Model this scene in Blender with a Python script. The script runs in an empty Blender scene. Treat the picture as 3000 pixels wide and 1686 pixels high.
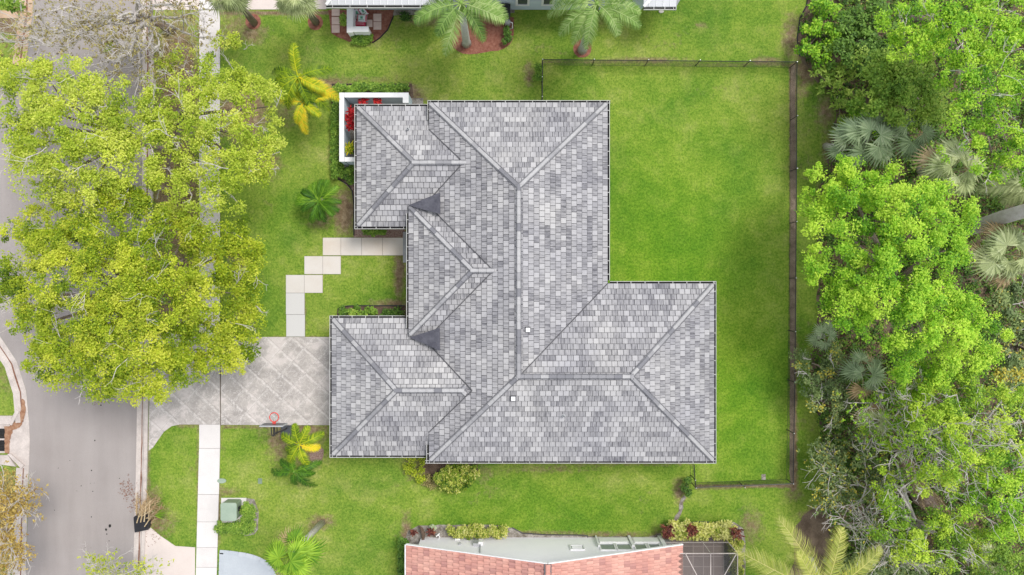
import bpy, math, random
import numpy as np
from mathutils import Vector
R = math.radians
random.seed(7); rng = np.random.default_rng(11)
SC = bpy.context.scene; COL = SC.collection

# ------------------------------------------------------------------ camera, sky, sun, exposure
CAM_H = 40.0
cd = bpy.data.cameras.new("camera"); cam = bpy.data.objects.new("camera", cd); COL.objects.link(cam)
cam.location = (0, 0, CAM_H); cam.rotation_euler = (0, 0, 0)
cd.lens = 24; cd.sensor_width = 36; cd.clip_start = 0.5; cd.clip_end = 2000
SC.camera = cam
W = bpy.data.worlds.new("World"); SC.world = W; W.use_nodes = True
wn = W.node_tree.nodes; wl_ = W.node_tree.links
sky = wn.new('ShaderNodeTexSky'); sky.sky_type = 'NISHITA'; sky.sun_disc = False
SUN_EL, SUN_AZ = 60, 52                      # compass azimuth (0 = +Y, clockwise)
sky.sun_elevation = R(SUN_EL); sky.sun_rotation = R(SUN_AZ)
hs = wn.new('ShaderNodeHueSaturation'); hs.inputs['Saturation'].default_value = 0.22
wl_.new(sky.outputs[0], hs.inputs['Color']); wl_.new(hs.outputs[0], wn['Background'].inputs['Color'])
wn['Background'].inputs['Strength'].default_value = 0.15
sd = bpy.data.lights.new("sun", 'SUN'); sd.energy = 1.5; sd.angle = R(20); sd.color = (1, .955, .9)
so = bpy.data.objects.new("sun", sd); COL.objects.link(so)
az, el = R(SUN_AZ), R(SUN_EL)
so.rotation_euler = Vector((math.sin(az)*math.cos(el), math.cos(az)*math.cos(el), math.sin(el))).to_track_quat('Z', 'Y').to_euler()
so.location = (20, -10, 60)
SC.view_settings.view_transform = 'Standard'; SC.view_settings.look = 'None'
SC.view_settings.exposure = 0.82; SC.view_settings.gamma = 1
SC.render.resolution_x = 1024; SC.render.resolution_y = 575

# ------------------------------------------------------------------ helpers
def S(z): return 2000.0/(CAM_H-z)
def P(px, py, z=0.0): return Vector(((px-1500)/S(z), (843-py)/S(z), z))

def wloc(o):
    l = Vector((0, 0, 0))
    while o: l += o.location; o = o.parent
    return l
def tag(o, label=None, cat=None, group=None, kind=None):
    for k, v in (('label', label), ('category', cat), ('group', group), ('kind', kind)):
        if v: o[k] = v
    return o
def thing(name, loc, label, cat, group=None):
    o = bpy.data.objects.new(name, None); COL.objects.link(o); o.location = loc; o.empty_display_size = .3
    return tag(o, label, cat, group)

class MB:
    def __init__(s): s.v = []; s.f = []; s.t = []; s.uv = []; s.hasuv = False
    def add(s, vs, fs, tone=.5, uvs=None):
        b = len(s.v); s.v += [tuple(p) for p in vs]
        for i, f in enumerate(fs):
            s.f.append([b+k for k in f]); s.t.append(tone)
            if uvs is not None: s.hasuv = True; s.uv.append(uvs[i])
            else: s.uv.append([(0, 0)]*len(f))
    def box(s, x0, y0, z0, x1, y1, z1, tone=.5):
        vs = [(x, y, z) for z in (z0, z1) for (x, y) in ((x0, y0), (x1, y0), (x1, y1), (x0, y1))]
        s.add(vs, [(3, 2, 1, 0), (4, 5, 6, 7), (0, 1, 5, 4), (1, 2, 6, 5), (2, 3, 7, 6), (3, 0, 4, 7)], tone)
    def bar(s, a, b, w, h, tone=.5):           # box-section bar between two points, up = z
        a, b = Vector(a), Vector(b); d = (b-a).normalized()
        up = Vector((0, 0, 1)) if abs(d.z) < .95 else Vector((1, 0, 0))
        sd_ = d.cross(up).normalized()*w/2; u = sd_.cross(d).normalized()*h/2
        vs = [p+q for p in (a, b) for q in (-sd_-u, sd_-u, sd_+u, -sd_+u)]
        s.add(vs, [(0, 1, 2, 3), (7, 6, 5, 4), (0, 4, 5, 1), (1, 5, 6, 2), (2, 6, 7, 3), (3, 7, 4, 0)], tone)
    def tube(s, pts, rad, n=8, tone=.5, cap=True):
        pts = [Vector(p) for p in pts]
        if not hasattr(rad, '__len__'): rad = [rad]*len(pts)
        vs = []; ref = Vector((.13, .97, .2)).normalized()
        for i, p in enumerate(pts):
            d = (pts[min(i+1, len(pts)-1)]-pts[max(i-1, 0)])
            d = d.normalized() if d.length > 1e-6 else Vector((0, 0, 1))
            if abs(d.dot(ref)) > .95: r0 = Vector((1, 0, 0))
            else: r0 = ref
            a = d.cross(r0).normalized(); b = d.cross(a)
            for k in range(n):
                t = 2*math.pi*k/n; vs.append(p+(a*math.cos(t)+b*math.sin(t))*rad[i])
        fs = []
        for i in range(len(pts)-1):
            for k in range(n):
                k2 = (k+1) % n; fs.append((i*n+k, i*n+k2, (i+1)*n+k2, (i+1)*n+k))
        if cap: fs.append(tuple(range(n-1, -1, -1))); fs.append(tuple((len(pts)-1)*n+k for k in range(n)))
        s.add(vs, fs, tone)
    def prism(s, pts2, z0, z1, tone=.5):
        n = len(pts2)
        ar = sum(pts2[i][0]*pts2[(i+1) % n][1]-pts2[(i+1) % n][0]*pts2[i][1] for i in range(n))
        if ar < 0: pts2 = pts2[::-1]
        vs = [(p[0], p[1], z0) for p in pts2]+[(p[0], p[1], z1) for p in pts2]
        fs = [tuple(range(n, 2*n)), tuple(range(n-1, -1, -1))]+[(i, (i+1) % n, n+(i+1) % n, n+i) for i in range(n)]
        s.add(vs, fs, tone)
    def lathe(s, c, prof, n=20, tone=.5):       # prof = [(r,z)] bottom to top
        vs = []; fs = []
        for r, z in prof:
            for k in range(n):
                t = 2*math.pi*k/n; vs.append((c[0]+r*math.cos(t), c[1]+r*math.sin(t), c[2]+z))
        for i in range(len(prof)-1):
            for k in range(n):
                k2 = (k+1) % n; fs.append((i*n+k, i*n+k2, (i+1)*n+k2, (i+1)*n+k))
        fs.append(tuple(range(n-1, -1, -1))); fs.append(tuple((len(prof)-1)*n+k for k in range(n)))
        s.add(vs, fs, tone)
    def build(s, name, mat, parent=None, origin=None, smooth=False):
        off = wloc(parent) if parent else (Vector(origin) if origin is not None else Vector((0, 0, 0)))
        me = bpy.data.meshes.new(name)
        me.from_pydata([(x-off.x, y-off.y, z-off.z) for x, y, z in s.v], [], s.f)
        at = me.attributes.new('tone', 'FLOAT', 'FACE'); at.data.foreach_set('value', np.array(s.t, 'f'))
        if s.hasuv:
            uvl = me.uv_layers.new(name='UVMap'); uvl.data.foreach_set('uv', np.array([c for f in s.uv for q in f for c in q], 'f'))
        me.materials.append(mat)
        if smooth: me.polygons.foreach_set('use_smooth', [True]*len(me.polygons))
        o = bpy.data.objects.new(name, me); COL.objects.link(o)
        if parent: o.parent = parent
        elif origin is not None: o.location = off
        return o

def quads_obj(name, V, tone, mat, parent=None, origin=None):   # V (N,4,3) numpy quads
    off = np.array(wloc(parent) if parent else (origin if origin is not None else (0, 0, 0)), float)
    N = len(V); me = bpy.data.meshes.new(name)
    me.vertices.add(4*N); me.vertices.foreach_set('co', (V.reshape(-1, 3)-off).astype('f').ravel())
    me.loops.add(4*N); me.loops.foreach_set('vertex_index', np.arange(4*N, dtype='i'))
    me.polygons.add(N); me.polygons.foreach_set('loop_start', np.arange(0, 4*N, 4, dtype='i'))
    me.polygons.foreach_set('loop_total', np.full(N, 4, 'i'))
    me.update(calc_edges=True)
    at = me.attributes.new('tone', 'FLOAT', 'FACE'); at.data.foreach_set('value', np.clip(tone, 0, 1).astype('f'))
    me.materials.append(mat)
    o = bpy.data.objects.new(name, me); COL.objects.link(o)
    if parent: o.parent = parent
    elif origin is not None: o.location = Vector(off)
    return o

# ------------------------------------------------------------------ materials
class NT:
    def __init__(s, name):
        s.m = bpy.data.materials.new(name); s.m.use_nodes = True; s.t = s.m.node_tree; s.n = s.t.nodes; s.l = s.t.links
        s.b = s.n['Principled BSDF']; s.out = s.n['Material Output']
    def node(s, ty, **kw):
        n = s.n.new(ty)
        for k, v in kw.items():
            if k in n.inputs.keys(): n.inputs[k].default_value = v
            else: setattr(n, k, v)
        return n
    def lk(s, a, b): s.l.new(a, b)
    def coord(s, kind='Object', scale=(1, 1, 1), rot=0):
        c = s.node('ShaderNodeTexCoord'); m = s.node('ShaderNodeMapping'); m.inputs['Scale'].default_value = scale
        m.inputs['Rotation'].default_value = (0, 0, rot); s.lk(c.outputs[kind], m.inputs[0]); return m.outputs[0]
    def noise(s, vec, scale, detail=4, rough=.6, dist=0):
        n = s.node('ShaderNodeTexNoise'); n.inputs['Scale'].default_value = scale; n.inputs['Detail'].default_value = detail
        n.inputs['Roughness'].default_value = rough; n.inputs['Distortion'].default_value = dist
        s.lk(vec, n.inputs['Vector']); return n.outputs['Fac']
    def ramp(s, fac, stops):
        r = s.node('ShaderNodeValToRGB'); e = r.color_ramp.elements
        while len(e) < len(stops): e.new(.5)
        for i, (p, c) in enumerate(stops):
            e[i].position = p; e[i].color = (*c, 1) if hasattr(c, '__len__') else (c, c, c, 1)
        s.lk(fac, r.inputs[0]); return r.outputs[0]
    def mix(s, fac, a, b, mode='MIX'):
        m = s.node('ShaderNodeMix', data_type='RGBA', blend_type=mode)
        for isf, sock, v in ((1, m.inputs[0], fac), (0, m.inputs[6], a), (0, m.inputs[7], b)):
            if isinstance(v, bpy.types.NodeSocket): s.lk(v, sock)
            elif hasattr(v, '__len__'): sock.default_value = (*v, 1)
            else: sock.default_value = v if isf else (v, v, v, 1)
        return m.outputs[2]
    def math(s, op, a, b=0.0, c=None, clamp=False):
        m = s.node('ShaderNodeMath', operation=op, use_clamp=clamp)
        for i, v in enumerate((a, b, c)):
            if v is None: continue
            if isinstance(v, bpy.types.NodeSocket): s.lk(v, m.inputs[i])
            else: m.inputs[i].default_value = v
        return m.outputs[0]
    def attr(s, name): return s.node('ShaderNodeAttribute', attribute_name=name).outputs['Fac']
    def bump(s, h, strength=.3, dist=.02):
        b = s.node('ShaderNodeBump'); b.inputs['Strength'].default_value = strength; b.inputs['Distance'].default_value = dist
        s.lk(h, b.inputs['Height']); s.lk(b.outputs[0], s.b.inputs['Normal'])

def pm(name, c1, c2, scale=1.5, fine=25, fa=.3, rough=.85, tone=None, bump=.25, bd=.01, stretch=(1, 1, 1), metal=0, spec=.3):
    t = NT(name); v = t.coord(scale=stretch)
    col = t.mix(t.ramp(t.noise(v, scale, 5), [(.35, 0.0), (.65, 1.0)]), c1, c2)
    if tone: col = t.mix(t.attr('tone'), col, tone)
    fn = t.noise(v, fine, 4, .7)
    col = t.mix(1.0, col, t.ramp(fn, [(.25, 1-fa), (.75, 1.0)]), 'MULTIPLY')
    t.lk(col, t.b.inputs['Base Color']); t.b.inputs['Roughness'].default_value = rough; t.b.inputs['Metallic'].default_value = metal
    t.b.inputs['Specular IOR Level'].default_value = spec
    if bump: t.bump(fn, bump, bd)
    return t.m

def leafmat(name, stops, trans=.3, rough=.55):
    t = NT(name); col = t.ramp(t.attr('tone'), stops)
    g = t.noise(t.coord(), .9, 2); col = t.mix(1.0, col, t.ramp(g, [(.3, (.78, .82, .8)), (.7, (1.1, 1.08, 1.0))]), 'MULTIPLY')
    t.lk(col, t.b.inputs['Base Color']); t.b.inputs['Roughness'].default_value = rough; t.b.inputs['Specular IOR Level'].default_value = .25
    tr = t.node('ShaderNodeBsdfTranslucent'); t.lk(col, tr.inputs[0])
    ms = t.node('ShaderNodeMixShader'); ms.inputs[0].default_value = trans
    t.lk(t.b.outputs[0], ms.inputs[1]); t.lk(tr.outputs[0], ms.inputs[2]); t.lk(ms.outputs[0], t.out.inputs[0])
    return t.m

def ground_mat():
    t = NT('lawn'); v = t.coord()
    big = t.noise(v, .22, 5, .62, .4); mid = t.noise(v, 1.1, 5, .7); fine = t.noise(t.coord(scale=(1, .7, 1)), 14, 5, .8); vf = t.noise(v, 55, 3, .8)
    s = t.math('ADD', t.math('MULTIPLY', big, .62), t.math('MULTIPLY', mid, .38))
    col = t.ramp(s, [(.36, (.108, .205, .028)), (.46, (.168, .262, .036)), (.55, (.236, .312, .052)), (.66, (.340, .370, .105))])
    col = t.mix(t.attr('lush'), col, t.ramp(s, [(.36, (.082, .205, .014)), (.5, (.132, .265, .018)), (.62, (.205, .325, .03))]))
    speck = t.ramp(t.noise(v, 7, 4, .75), [(.40, (.70, .80, .70)), (.5, (1, 1, 1)), (.62, (1.28, 1.2, 1.25))]); col = t.mix(1.0, col, speck, 'MULTIPLY')
    thin = t.math('MULTIPLY', t.ramp(t.noise(v, .55, 6, .7), [(.50, 0.0), (.72, 1.0)]), .33)
    thin = t.math('MULTIPLY', thin, t.math('SUBTRACT', 1.0, t.math('MULTIPLY', t.attr('lush'), .8)))
    col = t.mix(thin, col, (.30, .29, .12))
    d = t.attr('dry'); dn = t.math('ADD', d, t.math('MULTIPLY', t.math('SUBTRACT', t.noise(v, 2.6, 6, .75), .5), 1.1))
    dfac = t.math('MULTIPLY', t.ramp(dn, [(.22, 0.0), (.62, 1.0)]), t.ramp(d, [(.03, 0.0), (.2, 1.0)]))
    dirt = t.ramp(t.noise(v, 3.5, 6, .75), [(.3, (.12, .08, .048)), (.5, (.23, .165, .10)), (.7, (.36, .29, .19))])
    col = t.mix(dfac, col, dirt)
    col = t.mix(1.0, col, t.ramp(fine, [(.28, .6), (.5, .96), (.72, 1.25)]), 'MULTIPLY')
    col = t.mix(1.0, col, t.ramp(vf, [(.3, .72), (.7, 1.15)]), 'MULTIPLY')
    t.lk(col, t.b.inputs['Base Color']); t.b.inputs['Roughness'].default_value = .95; t.b.inputs['Specular IOR Level'].default_value = .1
    t.bump(t.math('ADD', fine, t.math('MULTIPLY', vf, .5)), .6, .03); return t.m

def roof_mat():
    t = NT('slate_grey_roof_tile')
    uv = t.coord('UV'); st = t.noise(t.coord('UV', (13, 1.4, 1)), 1, 4, .7, .3); st2 = t.noise(t.coord('UV', (75, 4, 1)), 1, 3, .7)
    tone = t.attr('tone')                        # 0 light .. 1 dark
    k = t.math('ADD', t.math('MULTIPLY', tone, .85), t.math('MULTIPLY', t.math('SUBTRACT', st, .5), t.math('ADD', t.math('MULTIPLY', tone, 2.4), .35)))
    col = t.ramp(k, [(.0, (.475, .470, .472)), (.3, (.365, .361, .367)), (.6, (.225, .223, .235)), (1, (.07, .07, .085))])
    g = t.noise(t.coord(), .35, 4, .6); col = t.mix(1.0, col, t.ramp(g, [(.3, (.80, .80, .84)), (.7, (1.03, 1.02, 1.0))]), 'MULTIPLY')
    col = t.mix(1.0, col, t.ramp(st2, [(.3, .82), (.7, 1.06)]), 'MULTIPLY')
    t.lk(col, t.b.inputs['Base Color']); t.b.inputs['Roughness'].default_value = .8; t.b.inputs['Specular IOR Level'].default_value = .3
    t.bump(st2, .3, .005); return t.m

def drive_mat():
    t = NT('stamped_concrete'); c = t.node('ShaderNodeTexCoord')
    wob = t.node('ShaderNodeTexNoise'); wob.inputs['Scale'].default_value = 3.2; wob.inputs['Detail'].default_value = 5
    t.lk(c.outputs['Object'], wob.inputs['Vector'])
    v0 = t.node('ShaderNodeVectorMath', operation='MULTIPLY_ADD'); t.lk(wob.outputs['Color'], v0.inputs[0]); v0.inputs[1].default_value = (.16, .16, 0); t.lk(c.outputs['Object'], v0.inputs[2])
    def lines(src, width0, width1):
        mp = t.node('ShaderNodeMapping'); mp.inputs['Rotation'].default_value = (0, 0, R(42)); mp.inputs['Scale'].default_value = (.98, .98, 1)
        t.lk(src, mp.inputs[0]); sp = t.node('ShaderNodeSeparateXYZ'); t.lk(mp.outputs[0], sp.inputs[0])
        ds = []
        for o in (0, 1):
            f = t.math('FRACT', sp.outputs[o]); ds.append(t.math('ABSOLUTE', t.math('SUBTRACT', f, .5)))
        m = t.math('MINIMUM', ds[0], ds[1]); return t.ramp(m, [(width0, 1.0), (width1, 0.0)])
    sharp = lines(c.outputs['Object'], .006, .016); soft = lines(v0.outputs[0], .03, .075)
    v = t.coord(); patch = t.noise(v, .7, 6, .65, .5)
    base = t.ramp(patch, [(.34, (.30, .278, .262)), (.46, (.37, .34, .32)), (.54, (.43, .395, .37)), (.58, (.53, .48, .455)), (.75, (.58, .53, .51))])
    sf = t.ramp(t.noise(v, 9, 5, .75), [(.42, 0.0), (.56, 1.0)])
    col = t.mix(t.math('MULTIPLY', t.math('MULTIPLY', soft, sf), .7), base, (.66, .62, .60))
    vein = t.ramp(t.math('ABSOLUTE', t.math('SUBTRACT', t.noise(v, 2.6, 4, .65, 1.2), .5)), [(.006, 1.0), (.022, 0.0)])
    col = t.mix(t.math('MULTIPLY', vein, .55), col, (.68, .63, .61))
    col = t.mix(t.math('MULTIPLY', sharp, .5), col, (.25, .22, .2))
    col = t.mix(1.0, col, t.ramp(t.noise(v, 30, 4, .7), [(.3, .85), (.7, 1.05)]), 'MULTIPLY')
    t.lk(col, t.b.inputs['Base Color']); t.b.inputs['Roughness'].default_value = .8; t.bump(t.noise(v, 30), .2, .01); return t.m

def road_mat():
    t = NT('asphalt'); v = t.coord(); a = t.noise(t.coord(scale=(1, .12, 1)), .9, 4); f = t.noise(v, 60, 3, .8); g = t.noise(v, .25, 5, .6)
    col = t.ramp(a, [(.3, (.275, .246, .236)), (.7, (.330, .298, .286))])
    col = t.mix(t.ramp(g, [(.35, 0.0), (.7, .35)]), col, (.42, .39, .38))
    sp = t.node('ShaderNodeTexVoronoi', feature='F1'); sp.inputs['Scale'].default_value = 1.7; t.lk(v, sp.inputs['Vector'])
    col = t.mix(t.math('MULTIPLY', t.ramp(sp.outputs['Distance'], [(.035, 1.0), (.06, 0.0)]), t.ramp(t.noise(v, .8), [(.5, 0.0), (.6, .7)])), col, (.07, .06, .05))
    col = t.mix(1.0, col, t.ramp(f, [(.25, .8), (.75, 1.12)]), 'MULTIPLY')
    t.lk(col, t.b.inputs['Base Color']); t.b.inputs['Roughness'].default_value = .9; t.b.inputs['Specular IOR Level'].default_value = .2; t.bump(f, .4, .01); return t.m

def screen_mat():
    t = NT('insect_screen'); tr = t.node('ShaderNodeBsdfTransparent'); ms = t.node('ShaderNodeMixShader'); ms.inputs[0].default_value = .42
    t.b.inputs['Base Color'].default_value = (.05, .05, .05, 1); t.b.inputs['Roughness'].default_value = .7
    t.lk(tr.outputs[0], ms.inputs[1]); t.lk(t.b.outputs[0], ms.inputs[2]); t.lk(ms.outputs[0], t.out.inputs[0]); return t.m

def paver_mat():
    t = NT('lanai_paver'); b = t.node('ShaderNodeTexBrick'); b.offset = 0; t.lk(t.coord(), b.inputs['Vector'])
    b.inputs['Scale'].default_value = 1; b.inputs['Brick Width'].default_value = .6; b.inputs['Row Height'].default_value = .6; b.inputs['Mortar Size'].default_value = .02
    b.inputs['Color1'].default_value = (.42, .33, .30, 1); b.inputs['Color2'].default_value = (.34, .27, .25, 1); b.inputs['Mortar'].default_value = (.6, .5, .46, 1)
    t.lk(b.outputs[0], t.b.inputs['Base Color']); t.b.inputs['Roughness'].default_value = .7; return t.m

m_lawn = ground_mat(); m_roof = roof_mat(); m_drive = drive_mat(); m_road = road_mat(); m_screen = screen_mat(); m_lpav = paver_mat()
m_under = pm('roof_underlay', (.07, .07, .08), (.11, .11, .12))
m_ridge = pm('ridge_tile', (.41, .405, .41), (.48, .475, .48), 3, 25, .25, tone=(.20, .20, .22), stretch=(1, 1, 1))
m_mortar = pm('roof_mortar', (.13, .13, .145), (.20, .20, .215))
m_membrane = pm('grey_membrane', (.075, .075, .095), (.12, .12, .145), 3, 14, .3)
m_white = pm('white_paint', (.72, .72, .73), (.80, .80, .80), 1.2, 18, .08, .5, bump=.05)
m_gutter = pm('white_gutter', (.60, .60, .58), (.50, .50, .48), 2, 18, .12, .45, bump=.05)
m_shade_grime = pm('dark_shade_grime', (.012, .012, .013), (.03, .026, .022), 3, 20, .3)  # near-black: painted shade in the gutters, also oil spots and drain grates
m_stucco = pm('cream_stucco', (.66, .63, .58), (.72, .70, .66), 1, 40, .12, .9)
m_bluewall = pm('pale_blue_stucco', (.50, .59, .66), (.56, .64, .70), 1, 40, .12, .9)
m_nwall = pm('white_stucco', (.88, .86, .90), (.92, .90, .93), .6, 30, .10, .9)
m_conc = pm('concrete', (.56, .52, .505), (.66, .62, .60), .9, 22, .18, tone=(.78, .76, .75))
m_concwarm = pm('cream_concrete', (.60, .52, .44), (.68, .63, .58), .5, 22, .12, tone=(.56, .55, .54))
m_concpink = pm('pinkish_concrete', (.62, .54, .50), (.68, .60, .56), .6, 22, .12)
m_joint = pm('joint', (.10, .08, .06), (.16, .13, .10))
m_kerb = pm('kerb_concrete', (.50, .44, .41), (.66, .59, .55), 1.4, 18, .3)
m_kerbo = pm('stained_kerb_concrete', (.56, .38, .25), (.62, .47, .34), 1.4, 18, .3)
m_litter = pm('brown_leaf_litter', (.20, .085, .055), (.36, .19, .13), 5, 40, .5, bump=.6, bd=.03)
m_mulch = pm('red_mulch', (.25, .085, .055), (.38, .17, .12), 5, 45, .5, bump=.7, bd=.03)
m_soil = pm('grey_soil', (.20, .17, .13), (.50, .46, .42), 3.2, 16, .6, bump=.5, bd=.03)
m_dsoil = pm('dark_soil', (.11, .07, .05), (.20, .14, .10), 3, 35, .5, bump=.6, bd=.03)
m_gravel = pm('red_gravel', (.30, .15, .11), (.52, .40, .34), 14, 40, .6, bump=.8, bd=.04)
m_forest = pm('forest_litter', (.13, .09, .06), (.27, .20, .14), 1.6, 30, .55, bump=.7, bd=.05)
m_black = pm('black_plastic', (.018, .018, .022), (.03, .03, .036), 2, 20, .1, .45, bump=.05)
m_bmetal = pm('black_coated_steel', (.02, .02, .02), (.035, .035, .035), 2, 20, .1, .4, bump=0)
m_galv = pm('galvanised_cap', (.6, .6, .6), (.7, .7, .7), 4, 20, .1, .35, metal=.5, bump=0)
m_red = pm('red_paint', (.62, .06, .05), (.70, .09, .07), 3, 20, .1, .5, bump=0)
m_board = pm('dark_board', (.06, .065, .08), (.09, .10, .11), 3, 20, .1, .3, bump=0)
m_tgreen = pm('transformer_green', (.17, .23, .16), (.22, .28, .20), 1.5, 20, .15, .5, bump=.05)
m_tgreen2 = pm('transformer_lid', (.29, .37, .29), (.35, .43, .34), 1.5, 20, .15, .5, bump=.05)
m_bark = pm('grey_bark', (.20, .15, .12), (.34, .28, .24), 4, 25, .4, bump=.6, bd=.02, stretch=(1, 1, .3))
m_pbark = pm('pale_bark', (.52, .48, .44), (.66, .62, .60), 4, 25, .3, bump=.4, bd=.02)
m_royal = pm('palm_trunk', (.46, .45, .41), (.58, .57, .53), 2, 20, .25, bump=.4, bd=.02, stretch=(1, 1, 4))
m_shaft = pm('crownshaft', (.16, .30, .05), (.24, .38, .08), 2, 20, .2)
m_shag = pm('shaggy_dead_fronds', (.34, .24, .19), (.50, .38, .32), 6, 50, .5, bump=.9, bd=.05)
m_pave = pm('pinkish_paving_slab', (.58, .43, .38), (.66, .52, .46), 2, 25, .15)
m_bpave = pm('blue_grey_paver', (.46, .49, .53), (.54, .57, .60), 1.5, 20, .14, tone=(.40, .44, .48))
m_pink = pm('salmon_roof_tile', (.56, .27, .22), (.66, .37, .30), .9, 18, .15, tone=(.40, .20, .18))
m_pinkd = pm('salmon_underlay', (.26, .10, .08), (.32, .13, .10))
m_metalroof = pm('pale_metal_roof', (.52, .53, .55), (.60, .61, .63), .5, 20, .06, .45, bump=0)
m_glass = pm('window_glass', (.05, .06, .07), (.09, .10, .11), .8, 10, .1, .12, bump=0, spec=.8)
m_glasspale = pm('pale_window_glass', (.22, .24, .26), (.30, .32, .34), .8, 10, .1, .15, bump=0, spec=.7)  # paler grey glass for the gable windows
m_grey = pm('grey_metal', (.34, .35, .36), (.42, .43, .44), 2, 20, .15, .5, bump=0)
m_bagred = pm('magenta_plastic', (.55, .03, .08), (.62, .06, .12), 4, 20, .15, .4, bump=.1)
m_bagwhite = pm('white_plastic_sack', (.68, .70, .70), (.76, .77, .77), 4, 20, .1, .4, bump=.1)
m_baggreen = pm('green_print', (.10, .32, .20), (.14, .38, .25), 4, 20, .1, .4, bump=0)

L_yel = leafmat('yellow_green_leaves', [(0, (.13, .22, .014)), (.3, (.29, .41, .025)), (.65, (.50, .60, .06)), (1, (.68, .72, .14))], .35)
L_yel2 = leafmat('olive_yellow_leaves', [(0, (.08, .15, .010)), (.3, (.21, .32, .014)), (.65, (.42, .51, .028)), (1, (.64, .67, .08))], .35)
L_bright = leafmat('bright_green_leaves', [(0, (.06, .18, .015)), (.3, (.16, .39, .020)), (.65, (.34, .60, .035)), (1, (.56, .76, .08))], .35)
L_soft = leafmat('muted_yellow_green_leaves', [(0, (.10, .20, .02)), (.3, (.21, .40, .028)), (.65, (.42, .60, .045)), (1, (.62, .76, .10))], .35)
L_mid = leafmat('mid_green_leaves', [(0, (.06, .14, .02)), (.4, (.16, .30, .035)), (.75, (.28, .44, .06)), (1, (.42, .55, .10))], .3)
L_dark = leafmat('dark_green_leaves', [(0, (.02, .05, .008)), (.5, (.075, .17, .025)), (1, (.18, .32, .05))], .25)
L_greyg = leafmat('grey_green_leaves', [(0, (.06, .10, .035)), (.5, (.18, .26, .09)), (.9, (.34, .42, .17)), (1, (.58, .50, .07))], .25)
L_brown = leafmat('sparse_brown_leaves', [(0, (.18, .13, .06)), (.5, (.34, .29, .12)), (1, (.52, .46, .18))], .25)
L_orange = leafmat('orange_brown_leaves', [(0, (.22, .12, .03)), (.5, (.44, .30, .07)), (1, (.62, .48, .16))], .25)
L_varieg = leafmat('variegated_leaves', [(0, (.05, .12, .01)), (.35, (.20, .30, .02)), (.6, (.50, .52, .10)), (1, (.68, .66, .25))], .25)
L_red = leafmat('red_leaves', [(0, (.18, .005, .008)), (.5, (.50, .012, .02)), (1, (.72, .05, .04))], .25)
L_redbrown = leafmat('burgundy_leaves', [(0, (.06, .02, .02)), (.6, (.18, .05, .04)), (1, (.32, .12, .06))], .2)
F_royal = leafmat('palm_frond_green', [(0, (.035, .09, .02)), (.5, (.18, .31, .06)), (1, (.48, .58, .26))], .25)
F_yel = leafmat('palm_frond_yellow', [(0, (.05, .12, .008)), (.4, (.26, .38, .015)), (.75, (.62, .62, .03)), (1, (.80, .58, .03))], .3)
F_green = leafmat('palm_frond_fresh_green', [(0, (.025, .09, .008)), (.5, (.11, .26, .015)), (1, (.36, .55, .05))], .25)
F_blue = leafmat('palmetto_blue_green', [(0, (.10, .15, .07)), (.5, (.29, .38, .22)), (1, (.54, .60, .40))], .2)
F_pale = leafmat('palmetto_pale_green', [(0, (.17, .21, .08)), (.5, (.42, .48, .23)), (.85, (.62, .66, .40)), (1, (.66, .60, .46))], .2)
F_coco = leafmat('coconut_frond', [(0, (.15, .20, .03)), (.5, (.42, .46, .09)), (1, (.72, .64, .28))], .25)
F_dead = leafmat('dead_frond', [(0, (.20, .12, .06)), (.5, (.42, .30, .17)), (1, (.60, .48, .33))], .1)

# ------------------------------------------------------------------ setting: ground sheets
def struct(o, name=None): o['kind'] = 'structure'; return o
def jit(pts, step=.35, amp=.06, sm=True):
    out = []; n = len(pts)
    for i in range(n):
        a, b = Vector(pts[i][:2]), Vector(pts[(i+1) % n][:2]); k = max(1, int((b-a).length/step))
        for j in range(k):
            p = a.lerp(b, j/k); out.append((p.x+random.uniform(-amp, amp), p.y+random.uniform(-amp, amp)))
    return out
def pxs(l, z=0): return [tuple(P(x, y, z))[:2] for x, y in l]
def smooth_poly(pts, it=2):
    for _ in range(it):
        q = []
        for i in range(len(pts)):
            a, b = pts[i], pts[(i+1) % len(pts)]
            q += [(a[0]*.75+b[0]*.25, a[1]*.75+b[1]*.25), (a[0]*.25+b[0]*.75, a[1]*.25+b[1]*.75)]
        pts = q
    return pts
def sheet(name, pts, z, mat, amp=0, smooth=0):
    if smooth: pts = smooth_poly(pts, smooth)
    if amp: pts = jit(pts, .3, amp)
    mb = MB(); n = len(pts)
    ar = sum(pts[i][0]*pts[(i+1) % n][1]-pts[(i+1) % n][0]*pts[i][1] for i in range(n))
    if ar < 0: pts = pts[::-1]
    mb.add([(p[0], p[1], z) for p in pts], [tuple(range(n))]); return struct(mb.build(name, mat))

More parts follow.
